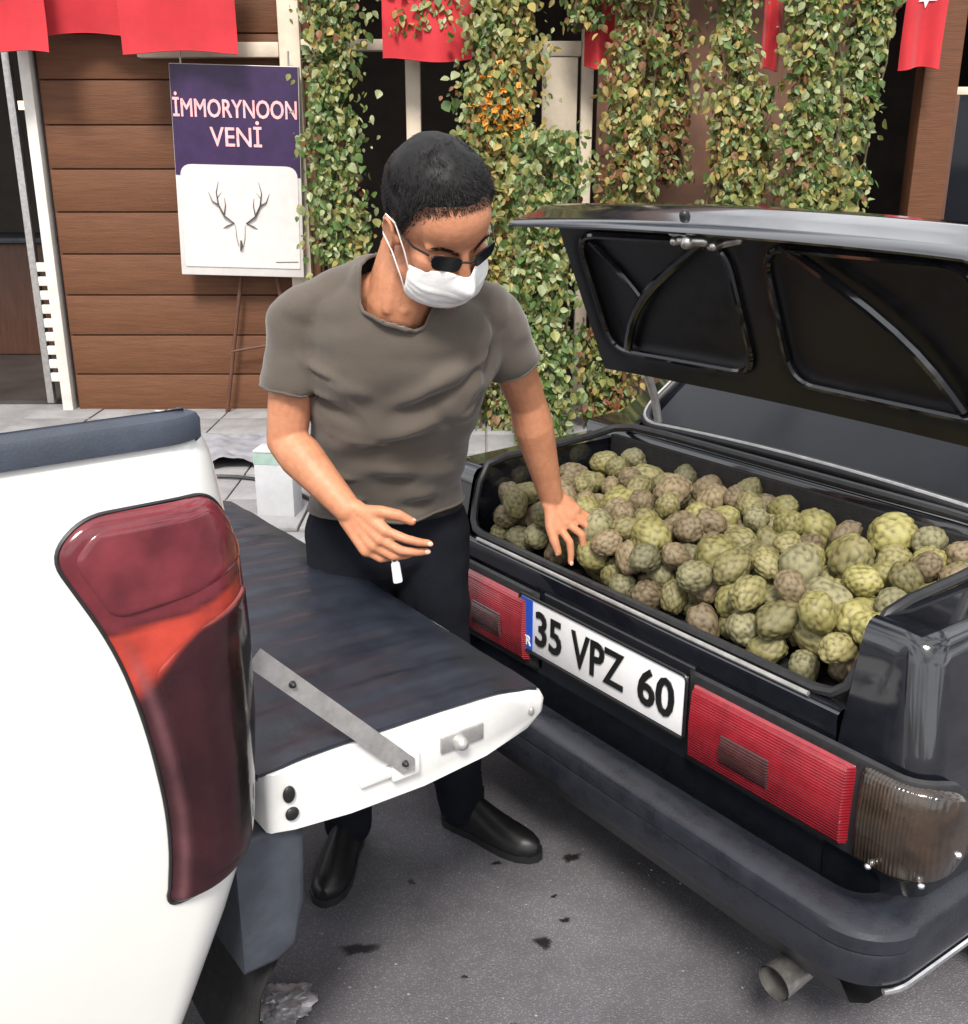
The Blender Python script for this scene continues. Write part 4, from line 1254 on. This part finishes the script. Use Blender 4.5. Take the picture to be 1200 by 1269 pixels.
HR = HM.to_3x3()
def hell(mb, c, rad, n=24, m=16): mb.ell(H(*c), tuple(r * HS for r in rad), HR, n, m)

b = MB()
hell(b, (-.014, 0, .045), (.098, .078, .086), 32, 22)
hell(b, (.026, 0, .046), (.066, .067, .062))
hell(b, (.030, 0, -.030), (.060, .062, .074))
hell(b, (.034, 0, -.074), (.050, .052, .040))
hell(b, (.070, 0, -.098), (.022, .025, .020))
for s in (-1, 1):
    b.cone(H(.078, s * .012, .022), .0115, H(.060, s * .048, .020), .0105)
    hell(b, (.046, s * .042, -.024), (.030, .024, .024))
    b.cone(H(.012, s * .058, -.070), .018, H(.058, s * .030, -.100), .018)
    hell(b, (.092, s * .012, -.036), (.012, .009, .009))
    # ear: bowl with a rim
    hell(b, (-.012, s * .078, -.010), (.017, .007, .027))
    arc = [(-.012 + .018 * math.cos(a), s * (.084 + .003 * math.sin(a)), -.005 + .026 * math.sin(a)) for a in np.linspace(R(-60), R(215), 12)]
    for p, q in zip(arc, arc[1:]): b.cone(H(*p), .0042, H(*q), .0042, 8, 2)
    hell(b, (-.003, s * .080, -.036), (.008, .005, .008))
    hell(b, (.010, s * .076, -.006), (.006, .006, .010))
b.cone(H(.086, 0, .014), .009, H(.104, 0, -.030), .0115)
for s in (-1, 1): hell(b, (.0715, s * .031, .000), (.0140, .0150, .0130))
hell(b, (.084, 0, -.066), (.014, .024, .012))
# neck, trunk, limbs
nk_top = H(-.030, 0, -.045)
b.cone(nkb + V(0, .012, -.02), .066, nk_top, .058, 20)
b.cone(nkb + V(0, .02, .0), .062, H(-.055, 0, -.02), .052, 20)
for s, sh in ((-1, rsh), (1, lsh)):
    b.cone(nkb + V(0, .03, .015), .042, sh + V(0, 0, -.018), .034)           # trapezius
    b.cone(H(-.02, s * .045, -.04), .012, nkb + V(s * .015, -.045, -.02), .014)   # neck muscle
b.ell(che, (.150, .085, .17)); b.ell(wai, (.130, .080, .15)); b.ell(pel, (.140, .095, .12))
def limb(pts, rs): b.chain([Vector(p) for p in pts], rs, 18)
def mix(a, c, t): return a + (c - a) * t
for sh, el, wr in ((rsh, relb, rwr), (lsh, lelb, lwr)):
    limb([sh + V(0, 0, -.016), mix(sh, el, .35), mix(sh, el, .75), el], [.038, .047, .043, .040])
    fd = (wr - el)
    limb([el, mix(el, wr, .25), mix(el, wr, .6), wr], [.040, .0445, .036, .0275])
    b.ell(wr, (.026, .026, .026))
def hand(wr, kn, across, up, fingers, thumb):
    """palm from wrist to knuckles; across points from index to little finger, up is the back of the hand"""
    across = across.normalized(); up = up.normalized()
    for i, o_ in enumerate((-.030, -.010, .010, .029)):
        k = kn + across * o_ - (kn - wr).normalized() * (.004 * abs(i - 1.2))
        st_ = wr + across * o_ * .55 + (kn - wr) * .12
        b.cone(st_, .0165, k, .0128, 12)
        b.ell(k + up * .002, (.0112,) * 3, None, 12, 8)
        pts, rs = fingers[i]
        P0 = k
        chain = [P0]
        for q in pts:
            chain.append(chain[-1] + q)
        b.chain(chain, rs, 12)
        tips.append((chain[-2], chain[-1], up))
    b.cone(wr + (kn - wr) * .25 - across * .018, .017, wr + (kn - wr) * .55 - across * .030, .0145, 12)
    ch = [wr + (kn - wr) * .30 - across * .020]
    for q in thumb[0]: ch.append(ch[-1] + q)
    b.chain(ch, thumb[1], 12)
    tips.append((ch[-2], ch[-1], -across))
tips = []
RS = [.0098, .0092, .0086, .0072]
# right hand: held over the gate edge, palm turned to the body, fingers pointing to the viewer's right
kn = V(-.203, 1.872, .912)
fwd = (kn - rwr).normalized()
acr = V(-.28, -.10, -1.0); acr = (acr - fwd * acr.dot(fwd)).normalized()
upv = fwd.cross(acr); upv = upv if upv.y < 0 else -upv
def seg(d, L_): return Vector(d).normalized() * L_
fi = [([seg((1, -.22, -.35), .043), seg((1, -.02, -.26), .026), seg((1, .10, -.16), .020)], RS),
      ([seg((1, -.18, -.50), .046), seg((1, .15, -.18), .028), seg((1, .25, -.02), .021)], RS),
      ([seg((1, -.10, -.55), .042), seg((1, .35, -.05), .025), seg((.9, .5, .10), .020)], RS),
      ([seg((1, .0, -.60), .032), seg((1, .45, .0), .019), seg((.9, .6, .1), .016)], [.0088, .0082, .0076, .0064])]
th = ([seg((.85, -.42, .16), .042), seg((1, -.12, -.16), .034), seg((1, .02, -.52), .028)], [.0155, .0125, .0112, .0086])
hand(rwr, kn, acr, upv, fi, th)
# left hand: reaching down on to the fruit
kn2 = V(.194, 2.252, .828)
fwd = (kn2 - lwr).normalized()
acr2 = V(.85, .40, .15); acr2 = (acr2 - fwd * acr2.dot(fwd)).normalized()
upv2 = fwd.cross(acr2); upv2 = upv2 if upv2.x + upv2.z > 0 else -upv2
fi2 = [([seg((.42, -.25, -.55), .042), seg((.12, -.12, -1), .027), seg((-.02, -.05, -1), .021)], RS),
       ([seg((.60, -.12, -.45), .046), seg((.15, -.08, -1), .029), seg((-.02, -.02, -1), .022)], RS),
       ([seg((.70, .02, -.45), .042), seg((.18, .0, -1), .026), seg((0, .0, -1), .020)], RS),
       ([seg((.75, .12, -.48), .033), seg((.20, .05, -1), .020), seg((0, .05, -1), .016)], [.0088, .0082, .0076, .0064])]
th2 = ([seg((-.02, -.40, -.85), .040), seg((.25, -.35, -.80), .034), seg((.30, -.10, -.85), .027)], [.0155, .0125, .0112, .0086])
hand(lwr, kn2, acr2, upv2, fi2, th2)
# legs under the trousers
rhip, lhip = pel + V(-.085, .0, -.04), pel + V(.085, .02, -.04)
rkn, lkn = V(-.315, 2.15, .47), V(-.105, 2.20, .47)
rank, lank = V(-.335, 2.20, .085), V(-.055, 2.275, .085)
for hp, kq, ak in ((rhip, rkn, rank), (lhip, lkn, lank)):
    limb([hp, mix(hp, kq, .5), kq], [.075, .064, .048]); limb([kq, mix(kq, ak, .3), ak], [.046, .047, .032])
    b.cone(ak, .03, ak + V(0, 0, -.05), .03)
me = remesh(b, 'body', .0036, 3, M['skin'])
for v in me.vertices: v.co -= MO
body = link(bpy.data.objects.new('body', me), man)
# nails
for a, c, u in tips:
    d = (c - a).normalized(); u = (u - d * u.dot(d)).normalized(); s_ = d.cross(u)
    ctr = c + d * .001 + u * .0062
    nb = MB(); nb.ell(ctr - MO, (.0058, .0048, .0016), Matrix((d, s_, u)).transposed(), 10, 6)
    nb.build('fingernail', M['nail'], man)

# ---- T-shirt
def ring_pt(c, ax, rx, ry, z_tilt=0):
    return c
sh = MB()
sec_ = [  # centre, half width, half depth
    (V(-.218, 2.205, .800), .172, .118), (V(-.216, 2.200, .86), .170, .118), (V(-.210, 2.180, .93), .163, .116), (V(-.202, 2.150, 1.00), .160, .116),
    (V(-.190, 2.115, 1.08), .166, .120), (V(-.176, 2.080, 1.16), .178, .124), (V(-.167, 2.050, 1.235), .188, .122), (V(-.162, 2.025, 1.300), .188, .108), (V(-.160, 2.010, 1.350), .160, .085), (V(-.160, 2.0, 1.385), .105, .066), (V(-.160, 1.99, 1.42), .075, .060)]
ux = V(.985, .12, 0).normalized()
rows = []
for i, (c, rx, ry) in enumerate(sec_):
    t = (sec_[min(i + 1, len(sec_) - 1)][0] - sec_[max(i - 1, 0)][0]).normalized()
    uy = t.cross(ux).normalized()
    row = []
    for j in range(40):
        a = 2 * math.pi * j / 40
        ca, sa = math.cos(a), math.sin(a)
        ex_ = 2.35
        row.append(c + ux * rx * math.copysign(abs(ca) ** (2 / ex_), ca) + uy * ry * math.copysign(abs(sa) ** (2 / ex_), sa))
    rows.append(row)
sh.grid(rows, close_u=True)
o0 = len(sh.v) - 40 * len(rows)
sh.f.append(tuple(o0 + j for j in reversed(range(40)))); sh.mi.append(0)
sh.f.append(tuple(o0 + (len(rows) - 1) * 40 + j for j in range(40))); sh.mi.append(0)
SLV = []
for shd, el, s, fr_ in ((rsh, relb, -1, .60), (lsh, lelb, 1, .56)):
    ax_ = (el - shd).normalized()
    e = mix(shd, el, fr_)
    SLV.append((e, ax_))
    u1 = ax_.cross(V(0, 1, 0)).normalized(); u2 = ax_.cross(u1)
    rws = []
    for t, r_ in ((.0, .050), (.10, .059), (.22, .064), (.36, .0635), (.48, .0635), (fr_ - .01, .0635), (fr_, .064)):
        c = mix(shd, el, t) + V(-s * .004, 0, 0)
        rws.append([c + u1 * r_ * math.cos(q) + u2 * r_ * math.sin(q) for q in np.linspace(0, 2 * math.pi, 28, endpoint=False)])
    sh.grid(rws, close_u=True, flip=True)
    o0 = len(sh.v) - 28 * len(rws)
    sh.f.append(tuple(o0 + j for j in range(28))); sh.mi.append(0)
    sh.f.append(tuple(o0 + (len(rws) - 1) * 28 + j for j in reversed(range(28)))); sh.mi.append(0)
    sh.ell(shd + V(-s * .010, 0, -.006), (.054, .060, .054))
    sh.cone(nkb + V(s * .050, .030, .018), .052, shd + V(-s * .022, .005, -.004), .054, 20)
    sh.cone(shd + V(-s * .02, 0, -.05), .058, che + V(s * .09, -.02, -.02), .075, 18)
# chest volume
sh.ell(che + V(-.07, -.062, .02), (.085, .055, .075)); sh.ell(che + V(.07, -.055, .02), (.085, .055, .075))
_fix = sh.mesh('tmp', M['shirt']); _b = bmesh.new(); _b.from_mesh(_fix); bmesh.ops.recalc_face_normals(_b, faces=_b.faces[:])
sh2 = MB(); _b.verts.index_update(); sh2.add([v.co[:] for v in _b.verts], [[v.index for v in f.verts] for f in _b.faces]); _b.free()
me = remesh(sh2, 'tshirt', .0052, 4, M['shirt'])
bm = bmesh.new(); bm.from_mesh(me)
def cut(co, no, near=None, rad=1):
    if near is None: geom = bm.verts[:] + bm.edges[:] + bm.faces[:]
    else:
        vs = {v for v in bm.verts if (v.co - near).length < rad}
        fs = [f for f in bm.faces if all(v in vs for v in f.verts)]
        es_ = {e for f in fs for e in f.edges}; vv = {v for f in fs for v in f.verts}
        geom = list(vv) + list(es_) + fs
    bmesh.ops.bisect_plane(bm, geom=geom, plane_co=co, plane_no=no, clear_outer=True, dist=1e-5)
hem_n = (sec_[0][0] - sec_[2][0]).normalized()
cut(V(-.216, 2.195, .893), V(.05, .0, -1).normalized())
# open the sleeve ends
dead = []
for f in bm.faces:
    c = f.calc_center_median()
    for e, ax_ in SLV:
        q = c - e; d = q.dot(ax_)
        if d > -.007 and (q - ax_ * d).length < .0615 and f.normal.dot(ax_) > .55: dead.append(f)
bmesh.ops.delete(bm, geom=list(set(dead)), context='FACES')
# round neckline
nc0 = nkb + V(.002, -.014, 0); na_ = (H(-.030, 0, -.045) - nkb).normalized()
na_ = (na_ + V(0, 0, .55)).normalized()
RN = .074
def gneck(p):
    q = p - nc0; d = q.dot(na_)
    return (q - na_ * d).length if d > -.03 else 9
dead = [f for f in bm.faces if all(gneck(v.co) < RN for v in f.verts)]
bmesh.ops.delete(bm, geom=dead, context='FACES')
for v in bm.verts:
    if v.is_boundary and gneck(v.co) < RN + .02:
        q = v.co - nc0; d = q.dot(na_); r_ = q - na_ * d
        v.co = nc0 + na_ * d + r_.normalized() * RN
bmesh.ops.delete(bm, geom=[v for v in bm.verts if not v.link_faces], context='VERTS')
# folds
def fold(p):
    w_ = 0
    def line(a, c, amp, wid, fade=.03):
        a, c = Vector(a), Vector(c); d = c - a; t = max(0, min(1, (p - a).dot(d) / d.length_squared))
        q = (p - (a + d * t)).length
        return amp * math.exp(-(q / wid) ** 2) * math.sin(math.pi * (.12 + .76 * t))
    w_ += line((.02, 1.96, 1.27), (-.20, 1.93, 1.14), .010, .016) - line((.02, 1.97, 1.24), (-.22, 1.93, 1.10), .008, .014)
    w_ += line((.0, 2.0, 1.20), (-.24, 1.95, 1.055), .010, .018) - line((-.02, 2.0, 1.165), (-.28, 1.98, 1.03), .008, .015)
    w_ += line((-.34, 1.97, 1.24), (-.20, 1.93, 1.17), .008, .015) - line((-.36, 1.99, 1.19), (-.22, 1.94, 1.10), .009, .015)
    w_ += line((-.38, 2.08, 1.06), (-.12, 2.0, 1.0), .010, .017) - line((-.38, 2.08, 1.03), (-.10, 2.02, .97), .008, .014)
    w_ += line((-.38, 2.1, .98), (-.06, 2.05, .945), .010, .017) - line((-.38, 2.1, .95), (-.05, 2.06, .915), .008, .014)
    w_ += line((-.37, 2.1, .915), (-.06, 2.07, .885), .008, .016)
    w_ += line((.02, 1.99, 1.36), (-.03, 1.97, 1.16), .008, .013) - line((.045, 2.0, 1.35), (.0, 1.98, 1.17), .007, .012)
    w_ += line((-.30, 1.97, 1.36), (-.25, 1.93, 1.22), .005, .014)
    w_ += line((-.28, 1.94, 1.20), (-.16, 1.95, 1.02), .006, .011) - line((-.10, 1.95, 1.16), (.0, 2.02, 1.02), .006, .012) + line((-.30, 2.0, 1.10), (-.14, 1.97, 1.06), .006, .010)
    w_ += .0075 * mnoise.noise(Vector((p.x * 6, p.y * 6, p.z * 13))) + .0035 * mnoise.noise(Vector((p.x * 14, p.y * 14, p.z * 26 + 4)))
    # sharp little creases at the armpits and waist
    for a_, c_, am, wd in [((.03, 2.0, 1.28), (-.06, 1.95, 1.20), .0055, .0065), ((.035, 2.01, 1.25), (-.03, 1.96, 1.16), .005, .006), ((.02, 2.02, 1.22), (-.05, 1.97, 1.11), .005, .0065),
                           ((-.35, 1.98, 1.25), (-.27, 1.93, 1.21), .005, .006), ((-.36, 2.0, 1.21), (-.27, 1.94, 1.15), .0055, .0065), ((-.36, 2.02, 1.16), (-.30, 1.97, 1.08), .005, .006),
                           ((-.36, 2.08, 1.02), (-.26, 2.02, .99), .0055, .007), ((-.36, 2.1, .96), (-.22, 2.03, .93), .005, .006), ((-.04, 2.06, 1.04), (-.12, 2.0, 1.01), .005, .006), ((-.04, 2.08, .97), (-.14, 2.03, .955), .005, .006),
                           ((-.37, 1.97, 1.31), (-.33, 1.95, 1.21), .0045, .006), ((.045, 2.01, 1.30), (.05, 2.03, 1.22), .0045, .006)]:
        w_ += line(a_, c_, am, wd) - .7 * line((a_[0], a_[1], a_[2] - .011), (c_[0], c_[1], c_[2] - .011), am, wd)
    return w_ * 1.5
bm.normal_update()
mv = [(v, v.normal.copy() * fold(v.co)) for v in bm.verts]
for v, d in mv: v.co += d
bmesh.ops.smooth_vert(bm, verts=bm.verts[:], factor=.4, use_axis_x=True, use_axis_y=True, use_axis_z=True)
bound = [e for e in bm.edges if e.is_boundary]
loops, seen = [], set()
adj = {}
for e in bound:
    a, c = e.verts; adj.setdefault(a, []).append(c); adj.setdefault(c, []).append(a)
for v in adj:
    if v in seen: continue
    lp, cur, prev = [v], v, None
    seen.add(v)
    while True:
        nx_ = [q for q in adj[cur] if q is not prev and q not in seen]
        if not nx_: break
        prev, cur = cur, nx_[0]; seen.add(cur); lp.append(cur)
    if len(lp) > 20: loops.append([q.co.copy() for q in lp])
for v in bm.verts: v.co -= MO
bm.to_mesh(me); bm.free()
ts = link(bpy.data.objects.new('tshirt', me), man)
sm_ = ts.modifiers.new('solid', 'SOLIDIFY'); sm_.thickness = .0022; sm_.offset = -1
for lp in loops:
    if len(lp) < 40: continue
    hb = MB(); hb.tube([p - MO for p in lp[::3]], .0034, 6, closed=True)
    hb.build('hem', M['shirt'], ts)

# ---- trousers and shoes
tr = MB()
tr.ell(pel + V(0, .0, .0), (.158, .108, .12), None, 28, 18)
tr.cone(pel + V(0, .01, .03), .115, pel + V(0, 0, -.05), .12, 24)
for hp, kq, ak in ((rhip, rkn, rank), (lhip, lkn, lank)):
    tr.chain([hp, mix(hp, kq, .5), kq, mix(kq, ak, .5), ak + V(0, 0, -.022)], [.098, .086, .070, .066, .060], 20)
me = remesh(tr, 'trousers', .009, 5, M['trousers'])
for v in me.vertices:
    v.co += v.normal * (.006 * mnoise.noise(Vector((v.co.x * 12, v.co.y * 12, v.co.z * 16))))
    v.co -= MO
tro = link(bpy.data.objects.new('trousers', me), man)
bt = MB()
mb_path = [pel + V(.163 * math.cos(a), .112 * math.sin(a), .030) - MO for a in np.linspace(0, 2 * math.pi, 40, endpoint=False)]
bt.tube(mb_path, .015, 8, closed=True, flat=(.35, 1)); bt.build('belt', M['shoe'], man)
for ak, dr in ((rank, V(-.12, -1, 0)), (lank, V(.80, -.60, 0))):
    dr = dr.normalized(); sd2 = V(-dr.y, dr.x, 0)
    heel = V(ak.x, ak.y, 0) - dr * .055
    s_ = MB()
    rws = []
    for t, w2, h_ in [(0, .020, .050), (.02, .034, .072), (.06, .037, .092), (.11, .036, .086), (.16, .042, .064), (.21, .045, .050), (.25, .040, .042), (.275, .027, .034), (.287, .010, .024)]:
        rws.append([heel + dr * t + sd2 * w2 * math.cos(a) + V(0, 0, .022 + max(0, math.sin(a)) * h_ * .95 + min(0, math.sin(a)) * .008) - MO for a in np.linspace(0, 2 * math.pi, 18, endpoint=False)])
    s_.grid(rws, close_u=True)
    s_.f.append(tuple(range(18))); s_.mi.append(0)
    s_.f.append(tuple(len(s_.v) - 18 + j for j in reversed(range(18)))); s_.mi.append(0)
    so = s_.build('shoe', M['shoe'], man, fix=True)
    sl = MB()
    outl = []
    for t, w2 in [(-.004, .014), (.02, .036), (.06, .039), (.11, .038), (.16, .045), (.21, .048), (.25, .043), (.28, .028), (.294, .008)]: outl.append((t, w2))
    ring_ = [(t, w2) for t, w2 in outl] + [(t, -w2) for t, w2 in reversed(outl)]
    lo_, hi_ = [heel + dr * t + sd2 * q + V(0, 0, .001) - MO for t, q in ring_], [heel + dr * t + sd2 * q + V(0, 0, .020) - MO for t, q in ring_]
    nn = len(ring_)
    sl.add(lo_ + hi_, [tuple(reversed(range(nn))), tuple(range(nn, 2 * nn))] + [(i, (i + 1) % nn, nn + (i + 1) % nn, nn + i) for i in range(nn)])
    sl.build('sole', M['rubber'], so, fix=True)

# ---- hair: short cap plus fine strands
def hairline(f, s):
    """lowest t where hair grows, in head units"""
    if f > .045: return .078 + .10 * (f - .045) - .25 * max(0, abs(s) - .040)
    if f > .012: return .078 - (.045 - f) * 2.0 - .12 * max(0, abs(s) - .040)
    if f > -.034: return .004 + (.020 if f > -.030 and f < .004 else 0)
    return -.004 - (-.034 - f) * 1.25
hb = MB(); roots = []
nu, nv = 72, 44
idx = {}
vs = []; fs = []
def cap_pt(a, e, off):
    d = V(math.cos(e) * math.cos(a), math.cos(e) * math.sin(a), math.sin(e))
    r1 = 1 / math.sqrt((d.x / (.098 + off)) ** 2 + (d.y / (.078 + off)) ** 2 + (d.z / (.086 + off)) ** 2)
    p = d * r1 + V(-.014, 0, .045)
    # merge with forehead ellipsoid
    best = p
    return best
for i in range(nv + 1):
    for j in range(nu):
        e = -math.pi / 2 + math.pi * (i + .01) / (nv + .02); a = 2 * math.pi * j / nu
        p = cap_pt(a, e, .005)
        n_ = mnoise.noise(Vector((p.x * 60, p.y * 60, p.z * 60))) * .002 + mnoise.noise(Vector((p.x * 22, p.y * 22, p.z * 22))) * .003
        hl = hairline(p.x, p.y) + .004 * mnoise.noise(Vector((p.x * 90, p.y * 90, 1)))
        thick = min(1, max(0, (p.z - hl - .004) / .030))
        q = cap_pt(a, e, -.004 + .011 * thick + n_ * thick)
        vs.append(H(*q) - MO)
        idx[(i, j)] = p.z > hl - .004
        if p.z > hl and i > 4: roots.append((q, thick))
for i in range(nv):
    for j in range(nu):
        j2 = (j + 1) % nu
        if all(idx[k] for k in ((i, j), (i, j2), (i + 1, j), (i + 1, j2))):
            fs.append((i * nu + j, i * nu + j2, (i + 1) * nu + j2, (i + 1) * nu + j))
hb.add(vs, fs)
hair = hb.build('hair', M['hair'], man)
st_ = MB(); rg = np.random.default_rng(3)
for _ in range(30000):
    a = rg.uniform(0, 2 * math.pi); e = math.asin(rg.uniform(-.7, 1))
    p = cap_pt(a, e, .004)
    hl = hairline(p.x, p.y) + .003 * mnoise.noise(Vector((p.x * 60, p.y * 60, 1)))
    if p.z < hl - .016 or (p.z < hl and rg.random() > .55 * (1 - (hl - p.z) / .016)): continue
    k = min(1, max(.18, (p.z - hl) / .03))
    n_ = (p - V(-.014, 0, .045)).normalized()
    flow = V(.55, .10 * math.copysign(1, p.y), -.35) if p.z > .07 else V(-.15, 0, -1)
    d = (n_ * .26 + flow * .9 + Vector(rg.normal(0, .16, 3))).normalized()
    p = cap_pt(a, e, .001 + .005 * k)
    L_ = rg.uniform(.006, .012) * (.30 + .70 * k)
    w_ = d.cross(n_ + Vector(rg.normal(0, .3, 3))).normalized() * .00055
    st_.add([H(*(p - w_)) - MO, H(*(p + w_)) - MO, H(*(p + d * L_)) - MO], [(0, 1, 2)])
o = st_.build('strands', M['hair'], hair, smooth=False); o['kind'] = 'stuff'
# brows
for s in (-1, 1):
    eb = MB()
    for q in range(130):
        t = rg.uniform(0, 1); p = V(.0925 - .020 * t, s * (.012 + .038 * t), .020 + .008 * math.sin(t * 2.4) + rg.normal(0, .0022))
        d = V(-.3, s * 1, .25 + rg.normal(0, .25)).normalized() * .008; w_ = V(0, 0, .0006)
        eb.add([H(*(p - w_)) - MO, H(*(p + w_)) - MO, H(*(p + d)) - MO], [(0, 1, 2)])
    eb.build('eyebrow', M['hair'], man, smooth=False)
for s in (-1, 1):
    e = MB(); e.ell(H(.0765, s * .031, -.005) - MO, (.0108,) * 3); e.build('eye', M['eyewhite'], man)

# ---- mask
mk = MB()
na, nt_ = 30, 22
def mask_pt(u, v, off=0):
    """u -1..1 across, v 0 top edge (nose) .. 1 under the chin"""
    a = u * R(80)
    topt = -.014 - .016 * abs(u) ** 1.5
    bott = -.127 + .036 * abs(u) ** 1.6
    t = topt + (bott - topt) * v
    belly = math.sin(math.pi * min(1, v * .95 + .03))
    nose = math.exp(-(u / .20) ** 2) * math.exp(-((v - .16) / .26) ** 2)
    f = .030 + (.056 + .018 * belly + .034 * nose - .016 * v ** 3) * math.cos(a) ** .9 - .018 * max(0, v - .8) * 4 * math.cos(a)
    s = (.071 + .004 * belly) * math.sin(a)
    pleat = .0022 * sum(math.exp(-((v - c) / .018) ** 2) for c in (.36, .52, .68)) * (1 - abs(u) ** 4)
    wr_ = .0012 * mnoise.noise(Vector((u * 6, v * 9, 2)))
    q = pleat + wr_ + off
    return (f + q * math.cos(a), s + q * math.sin(a), t)
rows = [[H(*mask_pt(-1 + 2 * i / na, j / nt_)) - MO for i in range(na + 1)] for j in range(nt_ + 1)]
mk.grid(rows, flip=False)
msk = mk.build('face_mask', M['mask'], man, angle=70)
sm_ = msk.modifiers.new('solid', 'SOLIDIFY'); sm_.thickness = .0016; sm_.offset = 0
for s in (-1, 1):
    for v, zt in ((.10, .030), (.90, -.030)):
        a = mask_pt(s * .98, v, .001)
        mid1 = (.035, s * .0785, a[2] * .5 + zt * .5 - .002)
        mid2 = (.004, s * .084, zt * .95)
        e = (-.026, s * .085, zt * .7)
        lp = MB(); lp.tube([H(*q) - MO for q in (a, mid1, mid2, e, (-.034, s * .084, zt * .2))], .0013, 6); lp.build('ear_loop', M['mask'], msk)

# ---- dark glasses low on the nose
gl = MB()
for s in (-1, 1):
    ol = round_poly([(s * .010, .012), (s * .058, .015), (s * .056, -.014), (s * .015, -.017)], .011, 4)
    if s < 0: ol = ol[::-1]
    poly_pts = lambda t: [(.1005 + t - .30 * max(0, abs(q[0]) - .012) ** 1.15 * 2.2, q[0], q[1] + .010) for q in ol]
    a, c = [H(*q) - MO for q in poly_pts(.0)], [H(*q) - MO for q in poly_pts(.003)]
    n = len(ol); gl.add(a + c, [tuple(range(n)), tuple(reversed(range(n, 2 * n)))] + [(i, (i + 1) % n, n + (i + 1) % n, n + i) for i in range(n)])
gls = gl.build('glasses', M['lensblack'], man, fix=True, angle=30)
g2 = MB(); g2.tube([H(.102, -.013, .014) - MO, H(.109, 0, .016) - MO, H(.102, .013, .014) - MO], .0022, 6); g2.build('bridge', M['lensblack'], gls)
for s in (-1, 1):
    g2 = MB(); g2.tube([H(.076, s * .058, .018) - MO, H(.050, s * .072, .016) - MO, H(.0, s * .080, .012) - MO, H(-.020, s * .081, .008) - MO], .0020, 6); g2.build('temple_arm', M['lensblack'], gls)

# pale tag hanging below the right hand
tgm = MB(); c = V(-.168, 1.872, .855)
ol_ = round_poly([(-.010, .018), (.006, .020), (.012, -.022), (-.006, -.026)], .005, 3)
n = len(ol_)
tgm.add([c + V(x, -.0025, z) for x, z in ol_] + [c + V(x, .0025, z) for x, z in ol_], [tuple(range(n)), tuple(reversed(range(n, 2 * n)))] + [(i, n + i, n + (i + 1) % n, (i + 1) % n) for i in range(n)])
tgm.tube([c + V(-.003 + .006 * math.cos(q), 0, .026 + .010 * math.sin(q)) for q in np.linspace(0, 2 * math.pi, 14, endpoint=False)], .0012, 6, closed=True)
o = tgm.build('key_tag', M['tag'], fix=True); tag(o, 'small pale key tag hanging below the man\'s right hand', 'tag')
